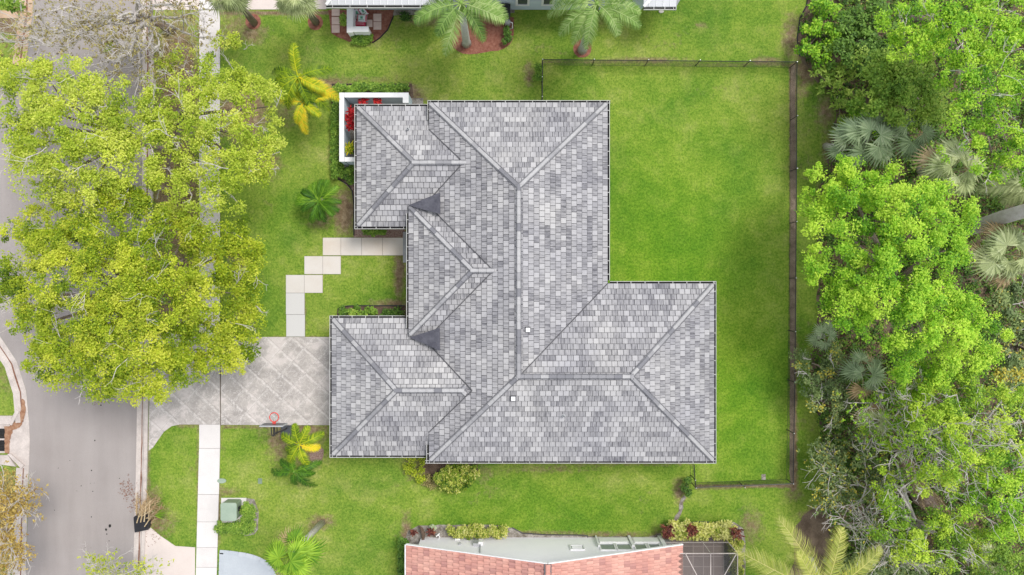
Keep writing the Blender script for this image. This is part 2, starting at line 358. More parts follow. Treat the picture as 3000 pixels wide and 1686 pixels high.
def ground():
    xs = np.concatenate([[-400, -200, -100, -60, -42], np.arange(-33, 33.01, .18), [42, 60, 100, 200, 400]])
    ys = np.concatenate([[-400, -200, -100, -40, -25], np.arange(-19, 19.01, .18), [25, 40, 100, 200, 400]])
    X, Y = np.meshgrid(xs, ys); nx, ny = len(xs), len(ys)
    V = np.stack([X, Y, np.zeros_like(X)], -1).reshape(-1, 3)
    I = np.arange(nx*ny).reshape(ny, nx); F = np.stack([I[:-1, :-1], I[:-1, 1:], I[1:, 1:], I[1:, :-1]], -1).reshape(-1, 4)
    me = bpy.data.meshes.new('ground'); me.vertices.add(len(V)); me.vertices.foreach_set('co', V.astype('f').ravel())
    me.loops.add(F.size); me.loops.foreach_set('vertex_index', F.astype('i').ravel()); me.polygons.add(len(F))
    me.polygons.foreach_set('loop_start', np.arange(0, F.size, 4, dtype='i')); me.polygons.foreach_set('loop_total', np.full(len(F), 4, 'i')); me.update(calc_edges=True)
    px = V[:, 0]*50+1500; py = 843-V[:, 1]*50
    dry = np.zeros(len(V)); lush = np.zeros(len(V))
    def blob(arr, x, y, rx, ry, s):
        d = ((px-x)/rx)**2+((py-y)/ry)**2; np.maximum(arr, s*np.exp(-d*1.1), out=arr)
    def line(arr, x0, y0, x1, y1, w, s):
        dx, dy = x1-x0, y1-y0; L = dx*dx+dy*dy; t_ = np.clip(((px-x0)*dx+(py-y0)*dy)/L, 0, 1)
        d = np.hypot(px-x0-t_*dx, py-y0-t_*dy); np.maximum(arr, s*np.exp(-(d/w)**2), out=arr)
    for a in [(520, 250, 70, 220, 1), (515, 560, 75, 250, .95), (515, 850, 75, 150, 1), (710, 330, 90, 110, .85), (690, 80, 70, 60, .5), (740, 100, 60, 40, .6),
              (780, 480, 60, 60, .6), (700, 760, 50, 120, .55), (720, 930, 60, 60, .45), (840, 330, 60, 60, .45), (970, 250, 70, 30, .7), (1200, 265, 40, 25, .8), (1215, 285, 50, 20, .6),
              (940, 640, 60, 50, .5), (1010, 620, 45, 80, .8), (1170, 800, 20, 90, .75), (1150, 890, 100, 18, .6), (820, 1290, 55, 90, .6), (870, 1270, 110, 35, .8), (900, 1330, 70, 60, .55),
              (940, 1530, 55, 30, .6), (880, 1560, 60, 30, .35), (660, 1440, 60, 20, .5), (730, 1540, 40, 40, .4), (470, 1530, 60, 60, .5), (450, 1460, 30, 60, .5), (1190, 1600, 20, 110, .8),
              (1300, 1360, 120, 22, .6), (1420, 1390, 40, 50, .4), (1230, 1380, 60, 50, .5), (1600, 1375, 200, 15, .45), (1960, 1560, 60, 30, .5), (2200, 1540, 50, 70, .5), (2330, 1450, 40, 30, .45), (2380, 1510, 60, 22, .6), (2395, 1590, 25, 50, .6), (2190, 1540, 22, 30, .6),
              (2100, 270, 170, 80, .2), (2320, 110, 40, 90, .6), (2365, 200, 40, 60, .8), (2350, 260, 30, 60, .5), (2420, 330, 40, 80, .55), (2430, 450, 30, 80, .6),
              (2400, 560, 25, 80, .3), (2395, 1000, 16, 200, .3), (2410, 1400, 25, 120, .2), (1550, 215, 20, 50, .6), (1990, 1440, 25, 50, .6), (1740, 60, 40, 30, .35), (2050, 75, 30, 14, .5),
              (10, 1110, 60, 90, .35), (15, 1520, 60, 160, .75), (30, 75, 80, 30, .9), (1080, 230, 200, 18, .35), (1150, 160, 60, 60, .25), (1300, 60, 200, 30, .5), (1900, 176, 160, 14, .55), (2250, 178, 60, 12, .7)]: blob(dry, *a)
    for a in [(2322, 190, 2326, 1430, 9, 1.1), (1590, 182, 2330, 190, 7, .45), (2040, 1428, 2326, 1424, 7, .8), (438, 1250, 438, 1686, 5, .7), (648, 1250, 640, 1600, 5, .55), (581, 1250, 578, 1600, 5, .45),
              (785, 990, 965, 990, 6, .7), (520, 1248, 960, 1250, 6, .75), (1188, 1350, 2030, 1364, 7, .4), (1182, 1560, 1950, 1568, 12, .5), (895, 1000, 895, 870, 5, .4), (836, 985, 836, 810, 4, .5),
              (645, 40, 1400, 36, 7, .8)]: line(dry, *a)
    for a in [(1950, 800, 420, 600, 1), (2150, 1100, 250, 500, 1), (1600, 1500, 500, 150, .7), (760, 700, 200, 400, .4), (600, 1350, 300, 200, .45), (1050, 820, 150, 120, .4), (2200, 60, 220, 120, .3)]: blob(lush, *a)
    rr = random.Random(5)
    for _ in range(150):
        x, y = rr.choice([(rr.uniform(600, 960), rr.uniform(40, 980)), (rr.uniform(450, 1950), rr.uniform(1250, 1600)), (rr.uniform(950, 2300), rr.uniform(40, 170)), (rr.uniform(2340, 2400), rr.uniform(300, 1500))])
        blob(dry, x, y, rr.uniform(12, 60), rr.uniform(10, 40), rr.uniform(.12, .33))
    for nm, arr in (('dry', dry), ('lush', lush)):
        at = me.attributes.new(nm, 'FLOAT', 'POINT'); at.data.foreach_set('value', arr.astype('f'))
    me.materials.append(m_lawn); o = bpy.data.objects.new('ground', me); COL.objects.link(o); return struct(o)
ground()

# road with right-hand kerb line and left-hand kerb line
KR = [(405, -400), (414, 0), (418, 200), (414, 600), (403, 1100), (402, 1173), (398, 1400), (390, 1686), (384, 2100)]      # road edge at the right kerb
KL = [(70, 2100), (76, 1686), (85, 1370), (87, 1290), (85, 1235), (77, 1146), (50, 1060), (0, 985), (-200, 900)]
road = pxs([(-900, 2100)][:0]+KR+KL+[(-900, 860), (-900, 330), (-60, 330), (38, 215), (75, 200), (96, 40), (96, -400)])
sheet('road', road, .004, m_road)

def kerb(name, line, w, side, mat=None, z1=.10):
    # cross-section: road edge, valley, raised back; side=+1 means the back lies to the left of the travel direction
    pts = [P(x, y) for x, y in line]; mb = MB(); lit = MB(); rows = []
    prof = [(0, .012), (.36*w, .010), (.46*w, .006), (.56*w, .010), (.72*w, z1), (w, z1), (w, -.02)]
    # resample
    rs = []
    for a, b in zip(pts[:-1], pts[1:]):
        k = max(1, int((b-a).length/.5))
        for j in range(k): rs.append(a.lerp(b, j/k))
    rs.append(pts[-1])
    for i, p in enumerate(rs):
        d = (rs[min(i+1, len(rs)-1)]-rs[max(i-1, 0)]).normalized(); nrm = Vector((-d.y, d.x, 0))*side
        rows.append((p, nrm))
        mb.v += [tuple(p+nrm*o+Vector((0, 0, z))) for o, z in prof]
        a_, b_ = random.uniform(.02, .07)*w, random.uniform(.02, .09)*w
        lit.v += [tuple(p+nrm*(.46*w-a_)+Vector((0, 0, .018))), tuple(p+nrm*(.46*w+b_)+Vector((0, 0, .020)))]
    n = len(prof)
    for i in range(len(rs)-1):
        for k in range(n-1):
            q = [i*n+k, (i+1)*n+k, (i+1)*n+k+1, i*n+k+1]; mb.f.append(q if side < 0 else q[::-1]); mb.t.append(.5); mb.uv.append([(0, 0)]*4)
        q = [i*2, (i+1)*2, (i+1)*2+1, i*2+1]; lit.f.append(q if side < 0 else q[::-1]); lit.t.append(.5); lit.uv.append([(0, 0)]*4)
    struct(mb.build(name, mat or m_kerb))
    o = lit.build('leaf_litter', m_litter); tag(o, 'brown leaf litter lying in the gutter of the '+('right' if side > 0 else 'left')+' kerb', 'leaf litter', kind='stuff')
kerb('kerb', KR[:3]+[(415, 600)]+KR[4:], .68, 1)
kerb('kerb', [(72, 1900), (76, 1686), (82, 1420), (85, 1372)], .68, -1+2)
kerb('kerb', [(85, 1236), (77, 1146), (50, 1060), (0, 985), (-200, 900)], .72, 1)
kerb('kerb', [(38, 215), (75, 195), (96, 40), (98, -300)][1:], .72, 1, m_kerbo)
sheet('driveway', pxs([(-300, 30), (62, 32), (60, 54), (-300, 54)]), .02, m_kerbo, .01)

def slabs(name, rects, z, mat, gap=.012, tones=None):
    mb = MB(); j = MB()
    for i, q in enumerate(rects):
        if len(q) == 4 and not hasattr(q[0], '__len__'): x0, y0, x1, y1 = q; q = [(x0, y0), (x1, y0), (x1, y1), (x0, y1)]
        w = pxs(q); c = (sum(p[0] for p in w)/len(w), sum(p[1] for p in w)/len(w))
        ww = []
        for p in w:
            d = math.hypot(p[0]-c[0], p[1]-c[1]); k = (d-gap)/d; ww.append((c[0]+(p[0]-c[0])*k, c[1]+(p[1]-c[1])*k))
        mb.prism(ww, -.02, z+random.uniform(0, .004), (tones[i] if tones else random.random()*.6)); j.prism(w, -.03, .008)
    o = mb.build(name, mat); struct(o); jo = j.build('joint', m_joint); jo.parent = o
    return o
sw = []
ys = [-300, -170, -40, 29]; 
for a, b in zip(ys[:-1], ys[1:]): sw.append((584, a, 645, b))
yy = 31
while yy < 985: sw.append((584, yy, 645, min(yy+78, 988))); yy += 78
low = [1244, 1314, 1449, 1529, 1604, 1662, 1760, 1900]
def swx(y): return 584-max(0, y-1300)/386*10
for a, b in zip(low[:-1], low[1:]):
    xa, xb = swx(a), swx(b); sw.append([(xa, a), (xa+61.5, a), (xb+62, b), (xb, b)])
slabs('sidewalk', sw, .035, m_conc)
sheet('driveway', pxs([(448, -300), (956, -300), (956, 28), (446, 30)]), .02, m_concpink)
# main stamped driveway, its two slabs either side of the dark expansion joint
dr = MB(); 
dr.prism(pxs([(443, 905), (470, 950), (500, 975), (540, 987), (644, 988), (645.5, 1244), (528, 1244), (503, 1249), (480, 1266), (462, 1292), (448, 1312), (436, 1321), (439, 1100)]), -.02, .03)
dr.prism(pxs([(648, 988), (1010, 988), (1010, 1246), (648, 1245)]), -.02, .033)
struct(dr.build('driveway', m_drive))
sheet('expansion_joint', pxs([(640, 985), (652, 985), (652, 1247), (640, 1247)]), .010, m_joint)
# lower neighbour's driveway apron and blue-grey pavers
ap = MB(); ap.prism(pxs([(424, 1546), (440, 1545), (470, 1570), (514, 1600), (572, 1604), (570, 1900), (418, 1900)]), -.02, .028); struct(ap.build('driveway', m_concpink))
slabs('driveway', [[(644, 1612), (700, 1618), (741, 1625), (779, 1641), (800, 1665), (815, 1700), (815, 1900), (634, 1900)]], .030, m_bpave)
bord = MB(); arc = [(644, 1611), (672, 1613), (700, 1617), (722, 1620), (744, 1626), (766, 1634), (785, 1648), (800, 1664), (810, 1685), (814, 1710)]
for a, b in zip(arc[:-1], arc[1:]):
    a, b = P(*a), P(*b); d = (b-a).normalized(); nn = Vector((d.y, -d.x, 0))
    bord.prism([tuple((a+d*.02)[:2]), tuple((b-d*.02)[:2]), tuple((b-d*.02+nn*.24)[:2]), tuple((a+d*.02+nn*.24)[:2])], .02, .044, random.random())
for k in range(8):
    y = 1620+k*26; x = 643-k*.7; a = P(x, y); bord.prism([(a.x, a.y), (a.x+.24, a.y), (a.x+.24, a.y-.5), (a.x, a.y-.5)], .02, .044, random.random())
struct(bord.build('driveway_border', m_bpave))
# zig-zag path of cream slabs
slabs('path', [(946, 697, 999, 749), (999, 697, 1060, 749), (1060, 697, 1121, 749), (1121, 697, 1182, 749), (892, 751, 946, 804), (946, 751, 999, 804),
               (838, 806, 892, 859), (892, 806, 946, 859), (838, 859, 893, 922), (839, 922, 894, 987)], .04, m_concwarm, tones=[.1, .2, 0, 0, .4, .3, .5, .4, .95, 1])
sheet('step', pxs([(1181, 680), (1200, 680), (1200, 770), (1181, 770)]), .05, m_grey)

# beds and forest floor
sheet('forest_floor', pxs([(2372, -400), (2368, 0), (2343, 54), (2337, 116), (2345, 166), (2384, 228), (2434, 282), (2450, 331), (2442, 394), (2418, 497), (2402, 560), (2396, 700), (2394, 860),
      (2392, 960), (2378, 1040), (2376, 1160), (2404, 1240), (2418, 1380), (2400, 1480), (2352, 1510), (2325, 1560), (2330, 1640), (2290, 1720), (2260, 2000), (3500, 2000), (3500, -400)]), .008, m_forest, .08)
def ring(cx, cy, r, mat, sq=1): return sheet('garden_bed', [(P(cx, cy).x+math.cos(t)*r/50, P(cx, cy).y+math.sin(t)*r/50*sq) for t in np.linspace(0, 2*math.pi, 26)[:-1]], .010, mat, .02)
ring(742, 64, 23, m_mulch); ring(924, 66, 23, m_mulch); ring(1706, 143, 27, m_mulch)
sheet('garden_bed', pxs([(1330, 100), (1322, 135), (1345, 155), (1385, 162), (1430, 152), (1470, 148), (1500, 125), (1506, 90), (1506, 40), (1330, 40)]), .010, m_mulch, .02, 1)
sheet('garden_bed', pxs([(962, 30), (970, 98), (990, 110), (1023, 124), (1091, 127), (1110, 115), (1135, 90), (1152, 48), (1154, 30)]), .012, m_mulch, .02)
sheet('garden_bed', pxs([(1154, 30), (1152, 46), (1240, 44), (1330, 42), (1506, 40), (1506, 26), (1150, 26)]), .009, m_soil, .04)
sheet('garden_bed', pxs([(973, 246), (1208, 246), (1212, 300), (1060, 300), (1060, 560), (1036, 600), (1033, 560), (1018, 540), (990, 527), (974, 508), (971, 400)]), .010, m_dsoil, .03)
sheet('garden_bed', pxs([(1036, 560), (1000, 532), (1040, 530), (1040, 600)]), .013, m_gravel, .03)
sheet('garden_bed', pxs([(1036, 670), (1186, 670), (1186, 697), (1036, 697)]), .010, m_gravel, .02)
sheet('garden_bed', pxs([(988, 906), (1005, 898), (1040, 896), (1190, 896), (1190, 940), (985, 940)]), .010, m_dsoil, .03)
sheet('garden_bed', pxs([(1235, 1345), (1240, 1380), (1265, 1400), (1330, 1400), (1400, 1385), (1402, 1345)]), .010, m_dsoil, .05)
sheet('garden_bed', pxs([(915, 1295), (948, 1310), (950, 1345), (925, 1362), (905, 1345)]), .010, m_gravel, .03, 1)
sheet('garden_bed', pxs([(1180, 1900), (1182, 1590), (1196, 1556), (1225, 1540), (1330, 1538), (1450, 1538), (1500, 1546), (1530, 1563), (1600, 1568), (1760, 1572), (1900, 1572), (1945, 1560),
      (1970, 1536), (2040, 1528), (2120, 1532), (2150, 1530), (2178, 1548), (2184, 1600), (2180, 1900)]), .010, m_soil, .04)
sheet('garden_bed', pxs([(716, 1458), (745, 1464), (757, 1500), (757, 1550), (745, 1566), (720, 1570), (700, 1560), (640, 1560), (640, 1530), (716, 1530)]), .010, m_soil, .03)
sheet('garden_bed', pxs([(2004, 1450), (1996, 1462), (1988, 1480), (1990, 1498), (1978, 1512), (1972, 1530), (1982, 1534), (1994, 1512), (2000, 1490), (1998, 1475), (2010, 1460)]), .010, m_soil, .05)
sheet('garden_bed', pxs([(2372, -100), (2368, 0), (2343, 54), (2335, 116), (2343, 166), (2352, 166), (2352, 116), (2362, 54), (2392, 0), (2396, -100)]), .013, m_dsoil, .02)
def edging(pts, label, closed=False, z=.05):
    mb = MB(); q = [P(x, y)+Vector((0, 0, z*.4)) for x, y in pts]
    mb.tube(q, .035, 5); o = mb.build('garden_edging', m_black, origin=q[0]); tag(o, label, 'garden edging')
edging([(1190, 248), (1060, 249), (974, 247), (972, 400), (974, 505), (985, 522), (1018, 540), (1032, 560), (1037, 600), (1037, 690)], 'black edging strip curving round the hedge bed left of the white courtyard wall')
edging([(2370, -40), (2362, 20), (2343, 54), (2335, 116), (2343, 166)], 'black edging strip bordering the dark bed at the woodland edge, top right')
edging([(990, 906), (1005, 898), (1040, 896), (1186, 896)], 'dark edging strip in front of the shrubs beside the garage wing')
edging([(1500, 1546), (1530, 1562), (1600, 1567), (1700, 1568), (1722, 1570), (1722, 1580)], 'black hose lying along the white gable wall of the salmon roofed house')
edging([(2020, 1534), (2040, 1529), (2080, 1530), (2110, 1534)], 'black edging arc above the variegated hedge by the screened patio')
edging([(1091, 127), (1112, 113), (1136, 88), (1153, 47)], 'black edging arc round the red mulch bed with the white planter wall')

# ------------------------------------------------------------------ foliage tools
def leaf_quads(C, n, rad, size, up=.9, flat=.75, tone_c=None, tone_j=.22, droop=0, asp=.55):
    """C: (K,3) clump centres. n leaves per clump. returns quads, tones"""
    K = len(C); 
    if np.isscalar(rad): rad = np.full(K, rad)
    Cn = np.repeat(C, n, 0); rr = np.repeat(rad, n)
    d = rng.normal(size=(K*n, 3)); d /= np.linalg.norm(d, axis=1)[:, None]; r = rng.random(K*n)**.45
    off = d*(r*rr)[:, None]; off[:, 2] *= flat
    p = Cn+off
    nrm = rng.normal(size=(K*n, 3))*.55+d*.35; nrm[:, 2] += up*1.6; nrm /= np.linalg.norm(nrm, axis=1)[:, None]
    a = d+rng.normal(size=(K*n, 3))*.7; a[:, 2] -= droop; a -= nrm*(a*nrm).sum(1)[:, None]; a /= np.linalg.norm(a, axis=1)[:, None]
    b = np.cross(nrm, a); L = (size*rng.uniform(.6, 1.35, K*n))[:, None]
    Q = np.stack([p-a*L*.5, p+b*L*asp*.5, p+a*L*.5, p-b*L*asp*.5], 1)
    if tone_c is None: tone_c = rng.uniform(.3, .8, K)
    t_ = np.repeat(tone_c, n)+rng.normal(size=K*n)*tone_j
    return Q, t_

def tree(name, base, lobes, mat, label, cat='tree', group=None, zc=7, drop=3, center=None, rad=None, leaf=.125, dens=1.0, per=62, bark=None, clump=.36, trunk_r=.22,
         limb_n=10, twigs=0, tonemu=.5, toneamp=.27, sprd=.2, fill=1.15, flat=.65):
    """lobes: (px,py,rpx[,z[,dens]]); crown surface height falls off from the crown centre"""
    b = P(*base); root = thing(name, b, label, cat, group)
    L = np.array([l[:2] for l in lobes], float)
    cx, cy = center if center else L.mean(0); R0 = rad or np.hypot(L[:, 0]-cx, L[:, 1]-cy).max()+1
    C = []; T = []; LT = []; rd = []
    for l in lobes:
        px, py, rp = l[:3]; d = math.hypot(px-cx, py-cy)/R0
        z = l[3] if len(l) > 3 and l[3] else zc-drop*d*d+random.uniform(-.3, .3)
        dn = l[4] if len(l) > 4 else 1.0
        c = P(px, py, z); r = rp/S(z); LT.append((c, r))
        k = int(max(3, dens*dn*3.1*r*r/(clump*clump)*fill)); lt = tonemu+random.uniform(-.12, .12)
        subs = [(random.uniform(0, 2*math.pi), math.sqrt(random.random())*.95, random.gauss(0, toneamp*.7), random.uniform(-.22, .28)) for _ in range(max(3, int(2.3*r*r/.36)))]
        for _ in range(k):
            sth, sq_, st_, sz = random.choice(subs); ax = sq_*math.cos(sth)+random.gauss(0, sprd/max(r, .5)); ay = sq_*math.sin(sth)+random.gauss(0, sprd/max(r, .5))
            th = math.atan2(ay, ax); q = min(1.1, math.hypot(ax, ay))
            h = math.sqrt(max(0, 1-min(q, 1)**2)); zz = (h if random.random() < .72 else h*random.uniform(-.4, .8))*r*flat
            C.append((c.x+math.cos(th)*q*r, c.y+math.sin(th)*q*r, max(.3, c.z-r*.3+zz+sz+random.uniform(-.12, .12))))
            T.append(lt+st_+random.gauss(0, toneamp*.3)); rd.append(clump*random.uniform(.55, 1.35))
    C = np.array(C); T = np.array(T); rd = np.array(rd)
    Q, t_ = leaf_quads(C, per, rd, leaf, tone_c=T, tone_j=.16)
    quads_obj('crown', Q, t_, mat, root)
    # trunk and limbs
    mb = MB(); cc = P(cx, cy, zc*.5); fork = Vector((b.x*.6+cc.x*.4, b.y*.6+cc.y*.4, zc*.33))
    mb.tube([b, b.lerp(fork, .5)+Vector((random.uniform(-.1, .1), random.uniform(-.1, .1), 0)), fork], [trunk_r*1.3, trunk_r, trunk_r*.85], 9)
    mb.build('trunk', bark or m_bark, root, smooth=True)
    mb = MB()
    sel = LT if len(LT) <= limb_n else random.sample(LT, limb_n)
    for c, r in sel:
        e = Vector((c.x, c.y, c.z-.1*r)); m1 = fork.lerp(e, .35)+Vector((random.uniform(-.3, .3), random.uniform(-.3, .3), .5)); m2 = fork.lerp(e, .7)+Vector((random.uniform(-.3, .3), random.uniform(-.3, .3), .35))
        mb.tube([fork, m1, m2, e], [trunk_r*.55, trunk_r*.4, trunk_r*.25, .02], 6, cap=False)
    for c, r in LT:
        if not twigs: break
        tw = MB(); s0 = c+Vector((random.uniform(-.4, .4)*r, random.uniform(-.4, .4)*r, -.1*r))
        for _ in range(twigs):
            th = random.uniform(0, 2*math.pi)
            grow(tw, s0, Vector((math.cos(th), math.sin(th), random.uniform(.3, .8))), r*random.uniform(.7, 1.15), .024, 2)
        tw.build('twig', m_pbark, root)
    mb.build('branch', bark or m_bark, root, smooth=True)
    return root

def grow(mb, p, d, length, r, depth, spread=.75):
    d = d.normalized(); pts = [p]; n = 3; q = p
    for i in range(n):
        d = (d+Vector((random.uniform(-.3, .3), random.uniform(-.3, .3), random.uniform(-.12, .16)))).normalized(); q = q+d*length/n; pts.append(q)
    mb.tube(pts, [r*(1-.5*i/n) for i in range(n+1)], 4 if depth < 4 else 6, cap=False)
    if depth > 0:
        for k in range(random.choice((2, 3))):
            i = random.choice((1, 2, 3)); dd = (d+Vector((random.uniform(-1, 1), random.uniform(-1, 1), random.uniform(-.2, .4)))*spread).normalized()
            grow(mb, pts[i], dd, length*random.uniform(.5, .75), r*.6, depth-1, spread)
    return pts

def shrub(name, spots, mat, label, cat='shrub', group=None, h=.7, leaf=.13, clump=.22, per=50, dens=1.0, tonemu=.5, stems=True, asp=.55, droop=0):
    """spots (px,py,rpx)"""
    c0 = P(sum(s[0] for s in spots)/len(spots), sum(s[1] for s in spots)/len(spots)); root = thing(name, c0, label, cat, group); C = []; T = []
    for s in spots:
        z = s[3] if len(s) > 3 else h; c = P(s[0], s[1], z*.6); r = s[2]/50
        for _ in range(int(max(4, dens*2.2*r*r/(clump*clump)))):
            th = random.uniform(0, 2*math.pi); q = math.sqrt(random.random()); hh = math.sqrt(max(0, 1-q*q))
            C.append((c.x+math.cos(th)*q*r, c.y+math.sin(th)*q*r, z*(.35+.6*hh*random.uniform(.6, 1.05)))); T.append(tonemu+random.gauss(0, .13))
    Q, t_ = leaf_quads(np.array(C), per, clump, leaf, tone_c=np.array(T), tone_j=.2, asp=asp, droop=droop)
    quads_obj('foliage', Q, t_, mat, root)
    if stems:
        mb = MB()
        for s in spots:
            c = P(s[0], s[1], (s[3] if len(s) > 3 else h)*.6); mb.tube([c0, c0.lerp(c, .5)+Vector((0, 0, .1)), c], [.035, .025, .012], 5)
        mb.build('stem', m_bark, root)
    return root

def hedge(name, rects, mat, label, h=.7, **kw):
    sp = []
    for x0, y0, x1, y1 in rects:
        w = min(x1-x0, y1-y0)/2; n = max(1, int(max(x1-x0, y1-y0)/(w*1.1)))
        for i in range(n+1):
            t_ = i/max(1, n)
            if x1-x0 > y1-y0: sp.append((x0+w+(x1-x0-2*w)*t_, (y0+y1)/2, w*1.08))
            else: sp.append(((x0+x1)/2, y0+w+(y1-y0-2*w)*t_, w*1.08))
    kw.setdefault('dens', 1.5); kw.setdefault('stems', False); return shrub(name, sp, mat, label, 'hedge', h=h, **kw)

def frond(mb, rb, o, az, L, lift, droop, nl, ll, tone, wl=.05, vee=.25, tj=.24, twist=0, tip=.55):
    """pinnate frond: arching rachis with leaflets both sides"""
    d = Vector((math.cos(az), math.sin(az), 0)); pts = []
    for i in range(11):
        t_ = i/10; hor = L*(t_-.18*droop*t_**2.4); z = L*(lift*t_-droop*.62*t_**2.1); pts.append(o+d*hor+Vector((0, 0, z))+Vector((-d.y, d.x, 0))*twist*L*t_*t_)
    rb.tube(pts, [.035*(1-.85*i/10)+.004 for i in range(11)], 5, tone=min(1, tone+.25), cap=False)
    for i in range(nl):
        t_ = .14+.86*i/(nl-1); f = t_*10; k = min(9, int(f)); p = pts[k].lerp(pts[k+1], f-k); tan = (pts[k+1]-pts[k]).normalized()
        side = tan.cross(Vector((0, 0, 1))).normalized(); up = side.cross(tan)
        l = ll*(math.sin(math.pi*min(1, (t_*.86+.12)))**.55)*random.uniform(.85, 1.1)
        for s in (-1, 1):
            dr = (side*s*1.0+tan*(tip+.35*t_)+up*random.uniform(-.05, vee)).normalized(); q = p+dr*l*.55; e = p+dr*l+Vector((0, 0, -l*random.uniform(.18, .45)))
            w = tan*wl*random.uniform(.3, .6)
            mb.add([p-w, p+w, q+w*.9, e, q-w*.9], [(0, 1, 2, 4), (4, 2, 3)], min(1, max(0, tone+random.uniform(-tj, tj))))

def pinnate_palm(name, base, crown, label, mat, cat='palm tree', fronds=None, n=14, L=2.6, ll=.6, nl=34, tone=.5, tamp=.2, trunk_r=.16, trunk_m=None, shaft=True, group=None, lift=.45, droop=.9, wl=.06, tip=.55):
    b = P(*base); c = P(*crown); root = thing(name, b, label, cat, group)
    mb = MB(); mid = b.lerp(c, .5); mid.z += 0; mid += (c-b).cross(Vector((0, 0, 1)))*.03
    top = c-Vector((0, 0, .3)); mb.tube([b, b.lerp(mid, .15), mid, top], [trunk_r*1.5, trunk_r*1.15, trunk_r, trunk_r*.8], 12); mb.build('trunk', trunk_m or m_royal, root, smooth=True)
    if shaft:
        sb = MB(); sb.tube([top-Vector((0, 0, .5)), top, c+Vector((0, 0, .15))], [trunk_r*.8, trunk_r*.9, trunk_r*.35], 10); sb.build('crownshaft', m_shaft, root, smooth=True)
    if fronds is None:
        fronds = [(k*137.5+random.uniform(-12, 12), random.uniform(.85, 1.1), None) for k in range(n)]
    for i, fr in enumerate(fronds):
        a, sc, tn = fr[:3]; lf = fr[3] if len(fr) > 3 else lift*random.uniform(.4, 1.6); dp = fr[4] if len(fr) > 4 else droop*random.uniform(.75, 1.2)
        fm = MB(); rb = MB(); tn = tone+random.uniform(-tamp, tamp) if tn is None else tn
        frond(fm, rb, c, R(a), L*sc, lf, dp, nl, ll*sc**.5, tn, wl=wl, twist=random.uniform(-.12, .12), tip=tip)
        fo = fm.build('frond', mat, root); rb.build('rachis', mat, fo)
    return root

def fan(mb, rb, o, az, pl, R_, lift, tone, nseg=26, arc=250, tilt=.4, tj=.17):
    d = Vector((math.cos(az), math.sin(az), 0)); hub = o+d*pl*math.cos(lift)+Vector((0, 0, pl*math.sin(lift)))
    rb.tube([o, o.lerp(hub, .5)+Vector((0, 0, .08)), hub], [.03, .022, .015], 5, tone=min(1, tone+.2), cap=False)
    side = Vector((-d.y, d.x, 0)); fwd = (d*math.cos(tilt)-Vector((0, 0, math.sin(tilt)))); nrm = side.cross(fwd)*-1
    nrm = fwd.cross(side)
    for i in range(nseg):
        a = R(-arc/2+arc*i/(nseg-1)); dr = fwd*math.cos(a)+side*math.sin(a); da = R(arc/(nseg-1))*.47
        l = R_*(1-.25*abs(a)/R(arc/2))*random.uniform(.9, 1.08); e1 = fwd*math.cos(a-da)+side*math.sin(a-da); e2 = fwd*math.cos(a+da)+side*math.sin(a+da)
        zf = Vector((0, 0, .03*R_*(1 if i % 2 else -1))); tip = hub+dr*l-Vector((0, 0, l*random.uniform(.12, .32)))
        t_ = min(1, max(0, tone+random.uniform(-tj, tj)))
        mb.add([hub, hub+e1*l*.56-nrm*.02, hub+dr*l*.6+zf, hub+e2*l*.56-nrm*.02, tip], [(0, 1, 2), (0, 2, 3), (1, 4, 2), (2, 4, 3)], t_)

def fan_palm(name, base, crown, label, mat, n=22, R_=.75, pl=.8, tone=.5, tamp=.2, trunk_r=.17, cat='palm tree', group=None, trunk_m=None, spots=None, deadn=0, nseg=26):
    b = P(*base); c = P(*crown); root = thing(name, b, label, cat, group)
    if (c-b).length > .6:
        mb = MB(); mb.tube([b, b.lerp(c, .5), c], [trunk_r*1.3, trunk_r, trunk_r*.9], 12); mb.build('trunk', trunk_m or m_pbark, root, smooth=True)
    for i in range(n):
        a = R(i*137.5+random.uniform(-35, 35)); k = (i+.5)/n; lf = R(70-75*k+random.uniform(-8, 8)); fm = MB(); rb = MB()
        o = c if not spots else P(*spots[i % len(spots)])
        fan(fm, rb, o, a, pl*random.uniform(.8, 1.15), R_*random.uniform(.7, 1.2), lf, tone+random.uniform(-tamp, tamp), tilt=random.uniform(-.25, .15)+.6*k, nseg=nseg)
        dd = i >= n-deadn
        fo = fm.build('frond', F_dead if dd else mat, root); rb.build('petiole', F_dead if dd else mat, fo)
    return root

# ------------------------------------------------------------------ main house
PITCH = .36; ZL, ZH = 2.6, 3.1
def clip(poly, a, b, c):                       # keep a*x+b*y+c >= 0
    out = []
    for i in range(len(poly)):
        p, q = poly[i], poly[(i+1) % len(poly)]; dp = a*p[0]+b*p[1]+c; dq = a*q[0]+b*q[1]+c
        if dp >= 0: out.append(p)
        if dp*dq < 0: t_ = dp/(dp-dq); out.append((p[0]+(q[0]-p[0])*t_, p[1]+(q[1]-p[1])*t_))
    return out
class Hip:
    def __init__(s, x0, y0, x1, y1, ze):        # pixel extents (roof edge) at eave height
        s.x0, s.x1 = P(x0, 0, ze).x, P(x1, 0, ze).x; s.y1, s.y0 = P(0, y0, ze).y, P(0, y1, ze).y; s.ze = ze
        s.w, s.h = s.x1-s.x0, s.y1-s.y0
    def z(s, x, y):
        d = min(x-s.x0, s.x1-x, y-s.y0, s.y1-y); return s.ze+PITCH*d if d >= 0 else -9
I_ = 6   # gutter width in pixels between the lip and the first tiles
